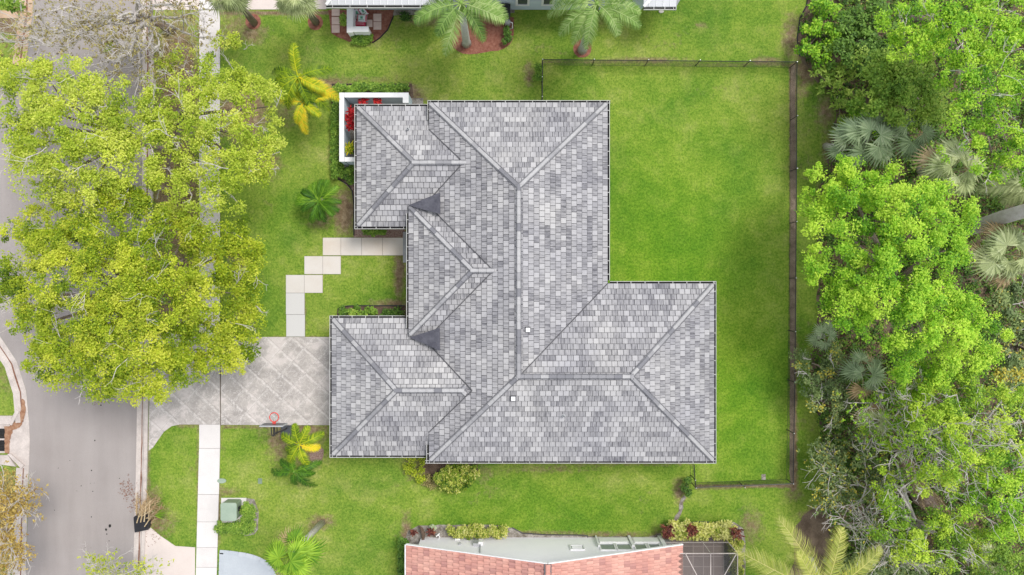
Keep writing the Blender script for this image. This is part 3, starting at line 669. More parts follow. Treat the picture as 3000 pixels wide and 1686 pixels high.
ROOFS = {'A': Hip(1250+I_, 294+I_, 1787-I_, 1359-I_, ZH), 'B': Hip(1250+I_, 824+I_, 2099-I_, 1359-I_, ZH), 'C': Hip(1038+I_, 305+I_, 1560, 672-I_, ZL), 'D': Hip(965+I_, 925+I_, 1560, 1342-I_, ZL), 'E': Hip(1190+I_, 600+3, 1640, 990-3, ZH)}
def other_z(k, x, y): return max([r.z(x, y) for n, r in ROOFS.items() if n != k and {n, k} != {'A', 'B'}]+[ROOFS['AB'[k == 'A']].z(x, y) if k in ('A', 'B') else -9])
TW, TD = .305, .288
def tiles(k, parent, mat, under):
    r = ROOFS[k]; mb = MB(); ub = MB()
    sides = [('S', r.x0, r.y0, 1, 0, 0, 1, r.w, r.h), ('N', r.x1, r.y1, -1, 0, 0, -1, r.w, r.h), ('W', r.x0, r.y1, 0, -1, 1, 0, r.h, r.w), ('E', r.x1, r.y0, 0, 1, -1, 0, r.h, r.w)]
    for nm, ox, oy, ux, uy, vx, vy, L, D in sides:
        if k+nm in ('AS', 'BW'): continue
        vmax = min(L, D)/2
        def to(u, v, dz=0): return (ox+ux*u+vx*v, oy+uy*u+vy*v, r.ze+PITCH*v+dz)
        poly = clip([(0, 0), (L, 0), (L-vmax, vmax), (vmax, vmax)], 0, 1, 0)
        ub.add([to(u, v, -.012) for u, v in poly], [tuple(range(len(poly)))])
        nr = int(math.ceil(vmax/TD)); shade = random.uniform(-.05, .05)
        for j in range(nr):
            v0 = j*TD; off = (TW/2 if j % 2 else 0)-random.uniform(0, .05)
            last = 0; u = off-TW
            while u < L:
                u0, u1 = u+.012, u+TW-.012; u += TW
                a0, a1 = v0+.028, v0+TD+.012  # course gap bares the dark underlay, standing in for contact shadow
                q = clip(clip(clip([(u0, a0), (u1, a0), (u1, a1), (u0, a1)], 1, -1, 0), -1, -1, L), 0, -1, vmax)
                if len(q) < 3: continue
                cu, cv = sum(p[0] for p in q)/len(q), sum(p[1] for p in q)/len(q); cx_, cy_, cz_ = to(cu, cv)
                if other_z(k, cx_, cy_) > cz_+.22: continue
                lift = random.uniform(0, .006); t_ = random.random()
                tone = (random.uniform(0, .10) if t_ < .27 else random.uniform(.2, .42) if t_ < .66 else random.uniform(.42, .64))+shade
                if random.random() < .4 and last > .2: tone = last+random.uniform(-.06, .06)
                last = tone
                so_ = (random.random()*37, random.random()*41)
                top = [to(a, b, .034*(1-(b-v0)/TD)+lift+.004) for a, b in q]; bot = [to(a, b, -.005) for a, b in q]; n = len(q)
                uvq = [(a+so_[0], b+so_[1]) for a, b in q]
                mb.add(top, [tuple(range(n))], tone, [uvq])
                mb.add(top+bot, [(i2, n+i2, n+(i2+1) % n, (i2+1) % n) for i2 in range(n)], 1.0, [[(0, 0)]*4]*n)
    # soffit closes the roof from below
    ub.add([(r.x0, r.y0, r.ze-.06), (r.x1, r.y0, r.ze-.06), (r.x1, r.y1, r.ze-.06), (r.x0, r.y1, r.ze-.06)], [(3, 2, 1, 0)])
    o = mb.build('roof', mat, parent); ub.build('roof_underlay', under, o)
    return o
def caps(a, b, own, parent, mat, w=.27, l=.42, name='ridge_tiles', check=True):
    mb = MB(); bed = MB(); a, b = Vector(a), Vector(b); d = (b-a); n = int(d.length/l); d.normalize(); side = d.cross(Vector((0, 0, 1))).normalized(); up = side.cross(d)
    tone_run = .1
    for i in range(n+1):
        p = a+d*l*i; q = a+d*min(l*(i+1)+.03, (b-a).length+.05)
        m = p.lerp(q, .5)
        if check and other_z(own, m.x, m.y) > m.z+.03: continue
        bed.bar(p-up*.012, q-up*.012, w+.028, .045)
        t_ = random.choice((0, .05, .1, .5, .7, .95)) if random.random() < .6 else tone_run; tone_run = t_
        for P0, P1 in ((p, q),):
            r0 = [P0-side*w*.5+up*-.035, P0-side*w*.27+up*.085, P0+side*w*.27+up*.085, P0+side*w*.5-up*.035]
            r1 = [P1-side*w*.46+up*-.045, P1-side*w*.24+up*.060, P1+side*w*.24+up*.060, P1+side*w*.46-up*.045]
            mb.add(r0+r1, [(0, 1, 5, 4), (1, 2, 6, 5), (2, 3, 7, 6), (0, 3, 2, 1), (4, 5, 6, 7)], t_)
    if not mb.f: return None
    o = mb.build(name, mat, parent); c_ = MB(); bo = bed.build('mortar_bed', m_mortar, parent); return o
def hip_caps(k, parent, mat):
    r = ROOFS[k]; h = min(r.w, r.h)/2; z = r.ze+PITCH*h; cs = [(r.x0, r.y0, 1, 1), (r.x1, r.y0, -1, 1), (r.x1, r.y1, -1, -1), (r.x0, r.y1, 1, -1)]
    for x, y, sx, sy in cs:
        if (k == 'A' and sy > 0) or (k == 'B' and sx > 0 and sy < 0): continue
        e = (x+sx*h, y+sy*h, z)
        caps((x+sx*.12, y+sy*.12, r.ze+PITCH*.12+.01), e, k, parent, mat)
    if r.w > r.h: caps((r.x0+h-.1, r.y0+h, z+.02), (r.x1-h+.1, r.y0+h, z+.02), k, parent, mat)
    else: caps((r.x0+h, r.y0+h-.1, z+.02), (r.x0+h, r.y1-h+.1, z+.02), k, parent, mat)

house = thing('house', P(1500, 820), 'large house with a many hipped roof of mottled grey tiles in the middle', 'house')
for k in 'ABCDE':
    ro = tiles(k, house, m_roof, m_under); hip_caps(k, ro, m_ridge)
# dark strips laid in the valleys, painting in their shadow gap
def valley(a, b):
    mb = MB(); mb.bar(a, b, .045, .05); mb.build('valley_shadow_line', m_under, house)
RA = ROOFS['A']; RB = ROOFS['B']
def vz(x): return ZH+PITCH*(x-RA.x0)+.045
for k in 'CDE':
    r_ = ROOFS[k]; hz = r_.ze+PITCH*r_.h/2; xe = RA.x0+(hz-ZH)/PITCH; yc = (r_.y0+r_.y1)/2; dd = (ZH-r_.ze)/PITCH
    for y_, sg in ((r_.y1-dd, -1), (r_.y0+dd, 1)):
        valley((RA.x0+.02, y_+sg*.02, vz(RA.x0+.02)), (xe, yc, vz(xe)))
hh_ = RB.h/2; valley((RA.x1-.02, RB.y1-.02, ZH+.05), (RA.x1-hh_+.1, RB.y1-hh_+.1, ZH+PITCH*hh_))
# membrane crickets where three slopes meet
for tri in (((1198, 602, 3.23), (1287, 566, 3.70), (1288, 627, 3.70)), ((1202, 989, 3.23), (1286, 962, 3.70), (1287, 1027, 3.70))):
    mb = MB(); q = [P(*p) for p in tri]; c = (q[0]+q[1]+q[2])/3; q = [c+(p-c)*1.03 for p in q]
    n = (q[1]-q[0]).cross(q[2]-q[0]).normalized(); n = n if n.z > 0 else -n
    lo = [p-n*.08 for p in q]; mb.add(q+lo, [(0, 1, 2), (5, 4, 3), (0, 3, 4, 1), (1, 4, 5, 2), (2, 5, 3, 0)]); mb.build('valley_membrane', m_membrane, house)
# walls under the eaves
def wall_box(parent, name, px0, py0, px1, py1, z0, z1, ze, inset, mat):
    mb = MB(); a = P(px0, py0, ze); b = P(px1, py1, ze); mb.box(a.x+inset, b.y+inset, z0, b.x-inset, a.y-inset, z1); return mb.build(name, mat, parent)
for q in ((1252, 294, 1787, 900, ZH), (1253, 824, 2099, 1359, ZH), (1038, 305, 1310, 672, ZL), (965, 925, 1312, 1342, ZL), (1190, 600, 1314, 990, ZH)):
    wall_box(house, 'wall', *q[:4], -.05, q[4]-.08, q[4], .62, m_stucco)
def panel(parent, name, c, w, h, axis, mat, depth=.06, frame=None):
    """flat upright panel centred at c; axis 'x' lies along x, 'y' lies along y"""
    mb = MB(); x, y, z = c
    if axis == 'x': mb.box(x-w/2, y-depth, z-h/2, x+w/2, y+depth, z+h/2)
    else: mb.box(x-depth, y-w/2, z-h/2, x+depth, y+w/2, z+h/2)
    o = mb.build(name, mat, parent)
    if frame:
        f = MB(); t_ = .06; d = depth+.02
        for (a0, b0, a1, b1) in ((-w/2-t_, -h/2-t_, w/2+t_, -h/2), (-w/2-t_, h/2, w/2+t_, h/2+t_), (-w/2-t_, -h/2, -w/2, h/2), (w/2, -h/2, w/2+t_, h/2), (-.02, -h/2, .02, h/2)):
            if axis == 'x': f.box(x+a0, y-d, z+b0, x+a1, y+d, z+b1)
            else: f.box(x-d, y+a0, z+b0, x+d, y+a1, z+b1)
        f.build('window_frame' if name == 'window' else 'frame', frame, o)
    return o
gx = P(965, 0, ZL).x+.62
panel(house, 'garage_door', (gx, P(0, 1133, ZL).y, 1.1), 4.9, 2.15, 'y', m_white)
panel(house, 'front_door', (P(1190, 0, ZH).x+.62, P(0, 723, ZH).y, 1.08), 1.2, 2.1, 'y', m_grey, frame=m_white)
for y in (610, 870): panel(house, 'window', (P(1190, 0, ZH).x+.62, P(0, y+25, ZH).y, 1.5), 1.1, 1.2, 'y', m_glass, frame=m_white)
for y in (430, 560): panel(house, 'window', (P(1038, 0, ZL).x+.62, P(0, y, ZL).y, 1.4), 1.1, 1.2, 'y', m_glass, frame=m_white)
for x in (1400, 1650): panel(house, 'window', (P(x, 0, ZH).x, P(0, 294, ZH).y-.62, 1.5), 1.4, 1.2, 'x', m_glass, frame=m_white)
for x in (1450, 1800): panel(house, 'window', (P(x, 0, ZH).x, P(0, 1359, ZH).y+.62, 1.5), 1.4, 1.2, 'x', m_glass, frame=m_white)
for y in (450, 620): panel(house, 'window', (P(1787, 0, ZH).x-.62, P(0, y, ZH).y, 1.4), 2.0, 1.6, 'y', m_glass, frame=m_white)

def gutter(parent, a, b, out, ze, width=.12, pitch=.74, mat=m_gutter, trough_shade=m_shade_grime):
    """a,b pixel ends of the outer lip at height ze; out = unit vector away from the roof"""
    a, b = P(*a, ze), P(*b, ze); o = Vector((*out, 0)); d = (b-a).normalized(); L = (b-a).length
    mb = MB(); g = MB(); zt = ze-.005
    A, B = a-o*.02, b-o*.02
    mb.bar(A+Vector((0, 0, zt-ze-.05)), B+Vector((0, 0, zt-ze-.05)), .022, .11)                 # outer wall with rolled lip
    mb.bar(A-o*(width/2)+Vector((0, 0, -.115)), B-o*(width/2)+Vector((0, 0, -.115)), width, .012)   # floor
    mb.bar(A-o*(width+.012)+Vector((0, 0, -.08)), B-o*(width+.012)+Vector((0, 0, -.08)), .02, .14)   # fascia
    g.bar(A-o*(width/2)+Vector((0, 0, -.098)), B-o*(width/2)+Vector((0, 0, -.098)), width-.03, .012)  # dark sheet over the floor, the trough's inner shade put into colour
    t_ = random.uniform(.3, .6)
    while t_ < L-.1:
        p = A+d*t_; mb.bar(p+Vector((0, 0, -.004)), p-o*(width+.01)+Vector((0, 0, -.004)), .028, .02); t_ += pitch*random.uniform(.96, 1.04)
    ob = mb.build('gutter', mat, parent); g.build('gutter_shade', trough_shade, ob)
    return ob
W_, E_, N_, S_ = (-1, 0), (1, 0), (0, 1), (0, -1)
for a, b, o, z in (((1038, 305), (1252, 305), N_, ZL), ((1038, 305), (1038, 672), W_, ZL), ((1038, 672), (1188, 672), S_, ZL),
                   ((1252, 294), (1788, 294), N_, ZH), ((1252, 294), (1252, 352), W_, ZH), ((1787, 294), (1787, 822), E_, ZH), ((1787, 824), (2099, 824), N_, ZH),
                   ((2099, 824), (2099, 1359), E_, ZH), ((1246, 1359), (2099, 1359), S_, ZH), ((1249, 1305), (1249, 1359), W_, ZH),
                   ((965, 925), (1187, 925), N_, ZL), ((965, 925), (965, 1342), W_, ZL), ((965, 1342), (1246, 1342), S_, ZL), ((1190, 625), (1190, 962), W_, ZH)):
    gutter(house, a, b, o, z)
def rz(x, y): return max(r.z(x, y) for r in ROOFS.values())
for x, y in ((1546, 966), (1503, 1167)):         # square white vents
    mb = MB(); p = P(x, y, 4.7); z = rz(p.x, p.y); p = P(x, y, z); z = rz(p.x, p.y); mb.box(p.x-.14, p.y-.14, z-.1, p.x+.14, p.y+.14, z+.10); o = mb.build('roof_vent', m_black, house)
    mb = MB(); mb.box(p.x-.10, p.y-.125, z+.10, p.x+.12, p.y+.095, z+.14); mb.build('vent_cap', m_white, o)
for x, y in ((1651, 1218), (1196, 380)):
    p = P(x, y, 4); z = rz(p.x, p.y); p = P(x, y, z); mb = MB(); mb.lathe((p.x, p.y, rz(p.x, p.y)-.08), [(.10, 0), (.10, .12), (.055, .15), (.055, .38), (.035, .38), (.035, .30)], 14); mb.build('vent_pipe', m_grey, house)
    mb = MB(); mb.lathe((p.x, p.y, rz(p.x, p.y)+.2), [(.034, 0), (.034, .02)], 10); mb.build('pipe_hole', m_black, house)

# ------------------------------------------------------------------ white courtyard wall with planting
cw = thing('courtyard_wall', P(994, 380), 'white L shaped courtyard wall beside the grey tiled house, enclosing red leaved plants', 'wall')
h = 1.55
def wallrun(pxa, pya, pxb, pyb, z1, mat_top=m_white, side=m_bluewall, par=cw, cap=.02):
    a = P(pxa, pya, z1); b = P(pxb, pyb, z1); mb = MB(); mb.box(a.x+cap, b.y+cap, -.05, b.x-cap, a.y-cap, z1-.05); o = mb.build('wall', side, par)
    mb = MB(); mb.box(a.x, b.y, z1-.05, b.x, a.y, z1); mb.build('wall_cap', mat_top, par); return o
wallrun(994, 272, 1008, 474, h); wallrun(1009, 272, 1180, 286, h); wallrun(1180, 272, 1197, 302, h-.001); wallrun(1009, 461, 1060, 474, h-.001)
sheet('courtyard_ground', [tuple(P(1008, 288, 0))[:2], (P(1240, 288).x, P(0, 288).y), (P(1240, 288).x, P(0, 500).y), (P(1008, 0).x, P(0, 500).y)], .018, m_soil)
def rosette(name, px, py, z, mat, label, n=40, L=.35, cat='plant', group=None, tone=.5, w=.09, upang=(10, 70), rad=.1, stem=m_bark):
    c = P(px, py, z); base = Vector((c.x, c.y, 0)); root = thing(name, base, label, cat, group); mb = MB()
    for i in range(n):
        az = random.uniform(0, 2*math.pi); el = R(random.uniform(*upang)); l = L*random.uniform(.6, 1.15); d = Vector((math.cos(az)*math.cos(el), math.sin(az)*math.cos(el), math.sin(el))); s = Vector((-math.sin(az), math.cos(az), 0))*w*.5
        o = c+Vector((random.uniform(-rad, rad), random.uniform(-rad, rad), random.uniform(-.15, 0)))
        m = o+d*l*.55; e = o+d*l+Vector((0, 0, -l*.3)); mb.add([o-s*.5, o+s*.5, m+s, e, m-s], [(0, 1, 2, 4), (4, 2, 3)], min(1, max(0, tone+random.uniform(-.4, .4))))
    mb.build('leaves', mat, root); st = MB(); st.tube([base, c-Vector((0, 0, .12))], [.03, .02], 6); st.build('stem', stem, root); return root
for i, (x, y, z) in enumerate(((1029, 330, 1.5), (1026, 350, 1.4), (1030, 370, 1.5))):
    rosette('red_leaved_plant', x, y, z, L_red, 'red leaved plant by the west courtyard wall, '+('northernmost', 'middle one', 'southernmost')[i]+' of three', group='red leaved courtyard plants', n=60, L=.36, rad=.18)
for i, (x, y, z) in enumerate(((1064, 297, 1.3), (1105, 298, 1.3))):
    rosette('red_leaved_plant', x, y, z, L_red, 'red leaved plant peeping over the north edge of the roof, '+('nearer the courtyard corner', 'further from the courtyard corner'), group='red leaved courtyard plants', n=50, L=.3, rad=.15)if False else rosette('red_leaved_plant', x, y, z, L_red, ('red leaved plant against the north courtyard wall, nearer the corner', 'red leaved plant against the north courtyard wall, further from the corner')[i], group='red leaved courtyard plants', n=50, L=.3, rad=.15)
rosette('green_orange_plant', 1024, 436, 1.2, F_yel, 'green and orange leaved plant at the south end of the courtyard', n=70, L=.45, tone=.55, rad=.15)
hedge('hedge', [(975, 262, 994, 520), (978, 250, 1192, 271)], L_mid, 'clipped green hedge wrapping round the outside of the white courtyard wall', h=.6, leaf=.14, tonemu=.48)
shrub('shrub', [(1000, 500, 14), (1018, 512, 14), (1030, 500, 12), (1028, 525, 9)], L_mid, 'low green shrub at the south end of the courtyard wall', h=.6, tonemu=.45)
shrub('shrub', [(1075, 679, 8), (1090, 681, 9), (1107, 680, 8), (1125, 681, 6)], L_mid, 'small shrub in the red gravel bed between path and roof', h=.4, leaf=.1, tonemu=.55)
shrub('shrub', [(1005, 912, 12), (1035, 912, 15), (1065, 911, 15), (1095, 912, 14)], L_mid, 'green shrubs in the dark bed north of the garage wing, left part', h=.55, leaf=.16, tonemu=.5)
shrub('shrub', [(1125, 914, 11), (1150, 914, 10), (1170, 914, 10)], L_dark, 'dark green low shrub in the dark bed beside the front wall', h=.4, leaf=.12, tonemu=.6)

# ------------------------------------------------------------------ south side shrubs of the house
shrub('shrub', [(1195, 1352, 22), (1222, 1365, 24), (1205, 1385, 18), (1228, 1400, 14)], L_yel2, 'yellowish shrub south of the garage wing, left of the dark bed', h=.7, leaf=.11, tonemu=.72, dens=.7)
shrub('shrub', [(1290, 1395, 26), (1320, 1390, 28), (1350, 1395, 30), (1375, 1385, 22), (1372, 1412, 22), (1330, 1418, 26), (1300, 1415, 20)], L_varieg, 'large rounded green and yellow shrub below the dark bed south of the roof', h=1.0, leaf=.16, tonemu=.4)
shrub('shrub', [(1252, 1408, 14), (1266, 1420, 14)], L_brown, 'small half dead brownish shrub left of the large rounded shrub', h=.4, leaf=.1, tonemu=.5, dens=.6)
shrub('shrub', [(1575, 195, 11), (1576, 215, 12), (1578, 230, 9)], L_mid, 'small dark green shrub at the outer corner of the north fence', h=.8, leaf=.1, tonemu=.35)
shrub('shrub', [(2008, 1402, 12), (2005, 1425, 13), (2018, 1440, 9)], L_dark, 'small dark green shrub beside the gate corner of the south fence', h=.8, leaf=.1, tonemu=.55)

# ------------------------------------------------------------------ black chain link fence
fence = thing('chain_link_fence', P(1588, 184), 'black chain link fence enclosing the back lawn on three sides', 'fence')
H_ = 1.0
def f_run(pts_px, nposts, skip0=False):
    pts = [P(x, y, H_) for x, y in pts_px]
    for a, b in zip(pts[:-1], pts[1:]):
        L = (b-a).length; d = (b-a).normalized()
        rail = MB(); rail.tube([a, b], .025, 6); rail.build('top_rail', m_bmetal, fence)
        mb = MB(); n = int(L/.10); s = Vector((-d.y, d.x, 0))
        for i in range(n):
            for sg in (1, -1):
                p0 = a+d*(L*i/n); 
                x1 = L*i/n+sg*H_; zt = 0
                zz = H_
                if x1 > L: zz = L-L*i/n; x1 = L
                if x1 < 0: zz = L*i/n; x1 = 0
                p1 = a+d*x1-Vector((0, 0, zz-.03)); w = .0035
                mb.add([p0-s*w, p0+s*w, p1+s*w, p1-s*w], [(0, 1, 2, 3)]); mb.add([p0-d*w, p0+d*w, p1+d*w, p1-d*w], [(0, 1, 2, 3)])
        bt = a-Vector((0, 0, H_-.05)); mb.tube([bt, b-Vector((0, 0, H_-.05))], .008, 4)
        mb.build('wire_mesh', m_bmetal, fence)
def posts(l, tops=True):
    for x, y in l:
        t_ = P(x, y, H_); mb = MB(); mb.tube([(t_.x, t_.y, -.05), (t_.x, t_.y, H_+.03)], .025, 8); o = mb.build('post', m_bmetal, fence)
        mb = MB(); mb.lathe((t_.x, t_.y, H_+.03), [(.032, 0), (.032, .03), (.015, .05)], 8); mb.build('post_cap', m_galv, o)
f_run([(1589, 293), (1589, 226)], 1); f_run([(1589, 226), (1590, 175), (2335, 182), (2333, 600), (2330, 1005), (2324, 1418), (2039, 1429), (2036, 1404), (2034, 1362)], 1)
posts([(1589, 284), (1589, 226), (1590, 175), (1741, 175), (1900, 176), (2051, 177), (2197, 179), (2335, 182), (2336, 340), (2335, 494), (2334, 650), (2332, 815), (2330, 972), (2328, 1120), (2326, 1270), (2324, 1418), (2182, 1428), (2039, 1430), (2037, 1407)])
sheet('garden_bed', pxs([(2316, 192), (2330, 192), (2332, 600), (2331, 1000), (2326, 1416), (2316, 1420), (2313, 1380), (2314, 1000), (2315, 600)]), .013, pm('brown_earth', (.20, .15, .105), (.38, .30, .22), 2.2, 35, .5, bump=.6, bd=.03), .03)

# ------------------------------------------------------------------ salmon roofed house at the bottom
n2 = thing('house', P(1600, 1700), 'neighbouring house with salmon pink tiled gable roof and bright white end wall, bottom edge', 'house')
ytop = P(0, 1597, 2.4).y; zr = 5.0; ze = 2.4; xl = P(1190, 0, ze).x; xr = P(2000, 0, ze).x; xm = P(1605, 0, zr).x; ybot = ytop-13
zl = lambda x: ze+(zr-ze)*(1-abs(x-xm)/((xm-xl) if x < xm else (xr-xm)))
mb = MB(); ub = MB()
for sgn, x0, x1 in ((1, xl, xm), (-1, xr, xm)):
    w = abs(x1-x0); nr = int(w/.33); rd_ = w/nr
    ub.add([(x0, ytop, ze-.03), (x1, ytop, zr-.03), (x1, ybot, zr-.03), (x0, ybot, ze-.03)], [(0, 1, 2, 3) if sgn < 0 else (3, 2, 1, 0)])
    ub.add([(x0, ytop, ze-.12), (x1, ytop, zr-.12), (x1, ybot, zr-.12), (x0, ybot, ze-.12)], [(0, 1, 2, 3) if sgn > 0 else (3, 2, 1, 0)])
    for j in range(nr):
        xa, xb = x0+sgn*j*rd_, x0+sgn*(j+1)*rd_; za, zb = zl(xa), zl(xb); y = ytop-(0 if j % 2 else .15)-.0; y = ytop
        wd = .30; first = .15 if j % 2 else wd
        while y > ybot:
            y1 = y-(first if first else wd); first = 0
            tone = random.choice((0, .05, .1, .2, .45, .8)) if random.random() < .8 else .3
            # low barrel profile across the tile (along y)
            ks = 5; vs = []; 
            for q in range(ks+1):
                yy_ = y-.006+(y1-y+.012)*q/ks; hh = .045*math.sin(math.pi*min(1, q/ks*1.25))**2 if q/ks < .8 else 0
                vs += [(xa, yy_, za+.035+hh), (xb, yy_, zb+.006+hh)]
            fs = [((2*q, 2*q+2, 2*q+3, 2*q+1) if sgn > 0 else (2*q, 2*q+1, 2*q+3, 2*q+2)) for q in range(ks)]
            mb.add(vs, fs, tone); mb.add([vs[0], (xa, y-.006, za-.02), (xa, y1+.006, za-.02), vs[2*ks]], [(0, 1, 2, 3)], 1)
            y = y1
ro = mb.build('roof', m_pink, n2); ub.build('roof_underlay', m_pinkd, ro)
caps((xm, ytop, zr+.06), (xm, ybot, zr+.06), '', ro, m_pink, check=False, w=.34)
mb = MB()                                       # white rake boards and left gutter
for x0, z0, x1, z1 in ((xl, ze, xm, zr), (xm, zr, xr, ze)): mb.bar((x0, ytop+.03, z0-.03), (x1, ytop+.03, z1-.03), .05, .16)
mb.bar((xl-.05, ytop, ze-.05), (xl-.05, ybot, ze-.05), .07, .12); mb.build('fascia', m_white, n2)
mb = MB(); yw = P(0, 1575).y; xw0, xw1 = P(1234, 0).x, P(1958, 0).x
yv = yw-13
mb.add([(xw0, yw, 0), (xw1, yw, 0), (xw1, yw, zl(xw1)-.14), (xm, yw, zr-.14), (xw0, yw, zl(xw0)-.14), (xw0, yv, 0), (xw1, yv, 0), (xw1, yv, zl(xw1)-.14), (xm, yv, zr-.14), (xw0, yv, zl(xw0)-.14)],
       [(4, 3, 2, 1, 0), (5, 6, 7, 8, 9), (0, 5, 9, 4), (1, 2, 7, 6)]); mb.build('wall', m_nwall, n2)
def wpt(px, py):                                 # point on the gable wall seen at this place in the photo
    k = yw/((843-py)/2000.0); return ((px-1500)/2000.0*k, yw, 40-k)
def wpanel(name, px0, py0, px1, py1, mat, dep=.05, frame=None, par=n2):
    a = wpt(px0, py0); b = wpt(px1, py1); mb = MB(); mb.box(a[0], yw-.02, a[2], b[0], yw+dep, b[2]); o = mb.build(name, mat, par)
    if frame:
        f = MB(); t_ = .07
        for q in ((a[0]-t_, a[2]-t_, b[0]+t_, a[2]), (a[0]-t_, b[2], b[0]+t_, b[2]+t_), (a[0]-t_, a[2], a[0], b[2]), (b[0], a[2], b[0]+t_, b[2])): f.box(q[0], yw-.02, q[1], q[2], yw+dep+.04, q[3])
        f.build('window_frame', frame, o)
    return o
v = wpanel('gable_vent', 1672, 1601, 1710, 1612, m_grey, .03, m_white)
mb = MB(); a = wpt(1675, 1603); b = wpt(1707, 1610)
for q in range(3): z = a[2]+(b[2]-a[2])*(q+.5)/3; mb.box(a[0], yw+.03, z-.03, b[0], yw+.07, z+.03)
mb.build('louvre', m_white, v)
for x0, x1 in ((1757, 1803), (1805, 1851), (1857, 1897), (1899, 1938)): wpanel('window', x0, 1596, x1, 1613, m_glasspale, .03, m_white)
for x0, x1 in ((1753, 1842), (1853, 1934)): wpanel('window_sill', x0, 1580, x1, 1593, m_white, .10)
for x in (1747, 1846, 1937):
    a = wpt(x, 1577); b = wpt(x+6, 1606); mb = MB(); mb.box(a[0], yw, a[2], b[0], yw+.16, min(b[2], 2.7)); mb.build('pilaster', m_white, n2)
wpanel('meter_box', 1388, 1590, 1401, 1601, m_grey, .16); wpanel('meter_box', 1403, 1588, 1414, 1598, m_white, .18); wpanel('outlet_box', 1334, 1578, 1348, 1583, m_white, .08)
mb = MB(); a = wpt(1407, 1598); b = wpt(1406, 1624); mb.tube([(a[0], yw+.05, a[2]), (b[0], yw+.05, b[2])], .03, 8); c = wpt(1391, 1576); d = wpt(1391, 1592); mb.tube([(c[0], yw+.05, c[2]), (d[0], yw+.05, d[2])], .03, 8); mb.build('conduit', m_grey, n2)
a = wpt(1347, 1596); mb = MB(); mb.tube([(a[0], yw-.02, a[2]), (a[0], yw+.09, a[2])], .09, 12); mb.build('wall_lamp', m_grey, n2)
# satellite-like white spigot and hose reel left of the wall
o = rosette('burgundy_plant', 1262, 1560, .5, L_redbrown, 'burgundy plant in the grey bed by the upper left corner of the salmon roof', n=36, L=.35)
o = rosette('burgundy_plant', 1212, 1560, .4, L_redbrown, 'small burgundy plant at the left end of the grey bed beside the salmon roofed house', n=22, L=.28)
rosette('pale_green_plant', 1268, 1545, .3, F_blue, 'pale green round leaved plant above the curved dark board in the grey bed', n=26, L=.22, w=.16, tone=.8)
mb = MB(); pts = [P(1231, 1534), P(1238, 1545), P(1243, 1560), P(1241, 1578)]
mb.tube([p+Vector((0, 0, .35)) for p in pts], [.02, .10, .12, .08], 8); tag(mb.build('palm_frond_boot', m_dsoil, origin=pts[0]), 'curved dark palm boot standing in the bed at the corner of the white gable wall', 'palm frond')
mb = MB(); q = P(1283, 1566, .25); mb.tube([q, q+Vector((.12, -.16, .05)), q+Vector((.05, -.26, .05))], [.03, .03, .03], 6); mb.tube([q+Vector((.1, .05, 0)), q+Vector((-.1, -.1, .08))], .04, 6); tag(mb.build('garden_tap', m_white, origin=P(1283, 1566)), 'small white garden tap and pipe in the grey bed by the white wall', 'garden tap')
hedge('hedge', [(1310, 1543, 1488, 1572)], L_varieg, 'yellow variegated hedge against the white gable wall, left of the window boxes', h=.7, leaf=.12, tonemu=.62)
hedge('hedge', [(1950, 1534, 2150, 1576)], L_varieg, 'wide yellow and green variegated hedge above the screened patio', h=1.0, leaf=.17, tonemu=.8)
hedge('hedge', [(2142, 1580, 2172, 1700)], L_varieg, 'variegated hedge running down the right side of the screened patio', h=.8, leaf=.16, tonemu=.6)
for i, (x, y) in enumerate(((2023, 1553), (2160, 1562), (1956, 1560))): rosette('burgundy_plant', x, y, .95, L_redbrown, ('burgundy plant growing out of the middle of the wide variegated hedge', 'burgundy plant at the right end of the wide variegated hedge', 'burgundy plant at the left end of the wide variegated hedge')[i], n=60, L=.4, rad=.25)
hedge('hedge', [(1172, 1578, 1190, 1720)], L_dark, 'dark green hedge along the left side of the salmon roofed house', h=.9, leaf=.12, tonemu=.6)

# screened patio
sp = thing('screened_patio', P(2060, 1660), 'screened patio with white frame and dark mesh right of the salmon roofed house', 'patio enclosure')
zt = 2.5; a = P(2004, 1622, zt); b = P(2161, 1624, zt); y0 = a.y; xA, xB = a.x-.9, b.x
mb = MB()
for p, q in (((xA, y0, zt), (xB, y0, zt)), ((xB, y0, zt), (xB, y0-6, zt)), ((P(2082, 0, zt).x, y0, zt), (P(2082, 0, zt).x, y0-6, zt)), ((P(2008, 0, zt).x, y0, zt), (P(2050, 0, zt).x, y0-1.5, zt)), ((P(2158, 0, zt).x, y0, zt), (P(2110, 0, zt).x, y0-1.6, zt)), ((xA, y0-3, zt), (xB, y0-3, zt)),
             ((xB, y0, 0), (xB, y0, zt)), ((P(2082, 0, zt).x, y0, 0), (P(2082, 0, zt).x, y0, zt)), ((xA, y0, 0), (xA, y0, zt)), ((xB, y0-3, 0), (xB, y0-3, zt)), ((xA, y0, .9), (xB, y0, .9)), ((xA, y0, .05), (xB, y0, .05)), ((xB, y0, .05), (xB, y0-6, .05))): mb.bar(p, q, .04, .04)
mb.build('frame', m_kerb, sp)
mb = MB(); mb.add([(xA, y0, zt), (xB, y0, zt), (xB, y0-6, zt), (xA, y0-6, zt)], [(0, 1, 2, 3)]); mb.build('roof_screen', m_screen, sp)
mb = MB(); mb.add([(xA, y0+.01, 0), (xB, y0+.01, 0), (xB, y0+.01, zt), (xA, y0+.01, zt)], [(0, 1, 2, 3)]); mb.add([(xB+.01, y0, 0), (xB+.01, y0-6, 0), (xB+.01, y0-6, zt), (xB+.01, y0, zt)], [(0, 1, 2, 3)]); mb.build('side_screen', m_screen, sp)
mb = MB(); mb.box(xA, y0-6, -.05, xB, y0, .05); mb.build('floor', m_lpav, sp)

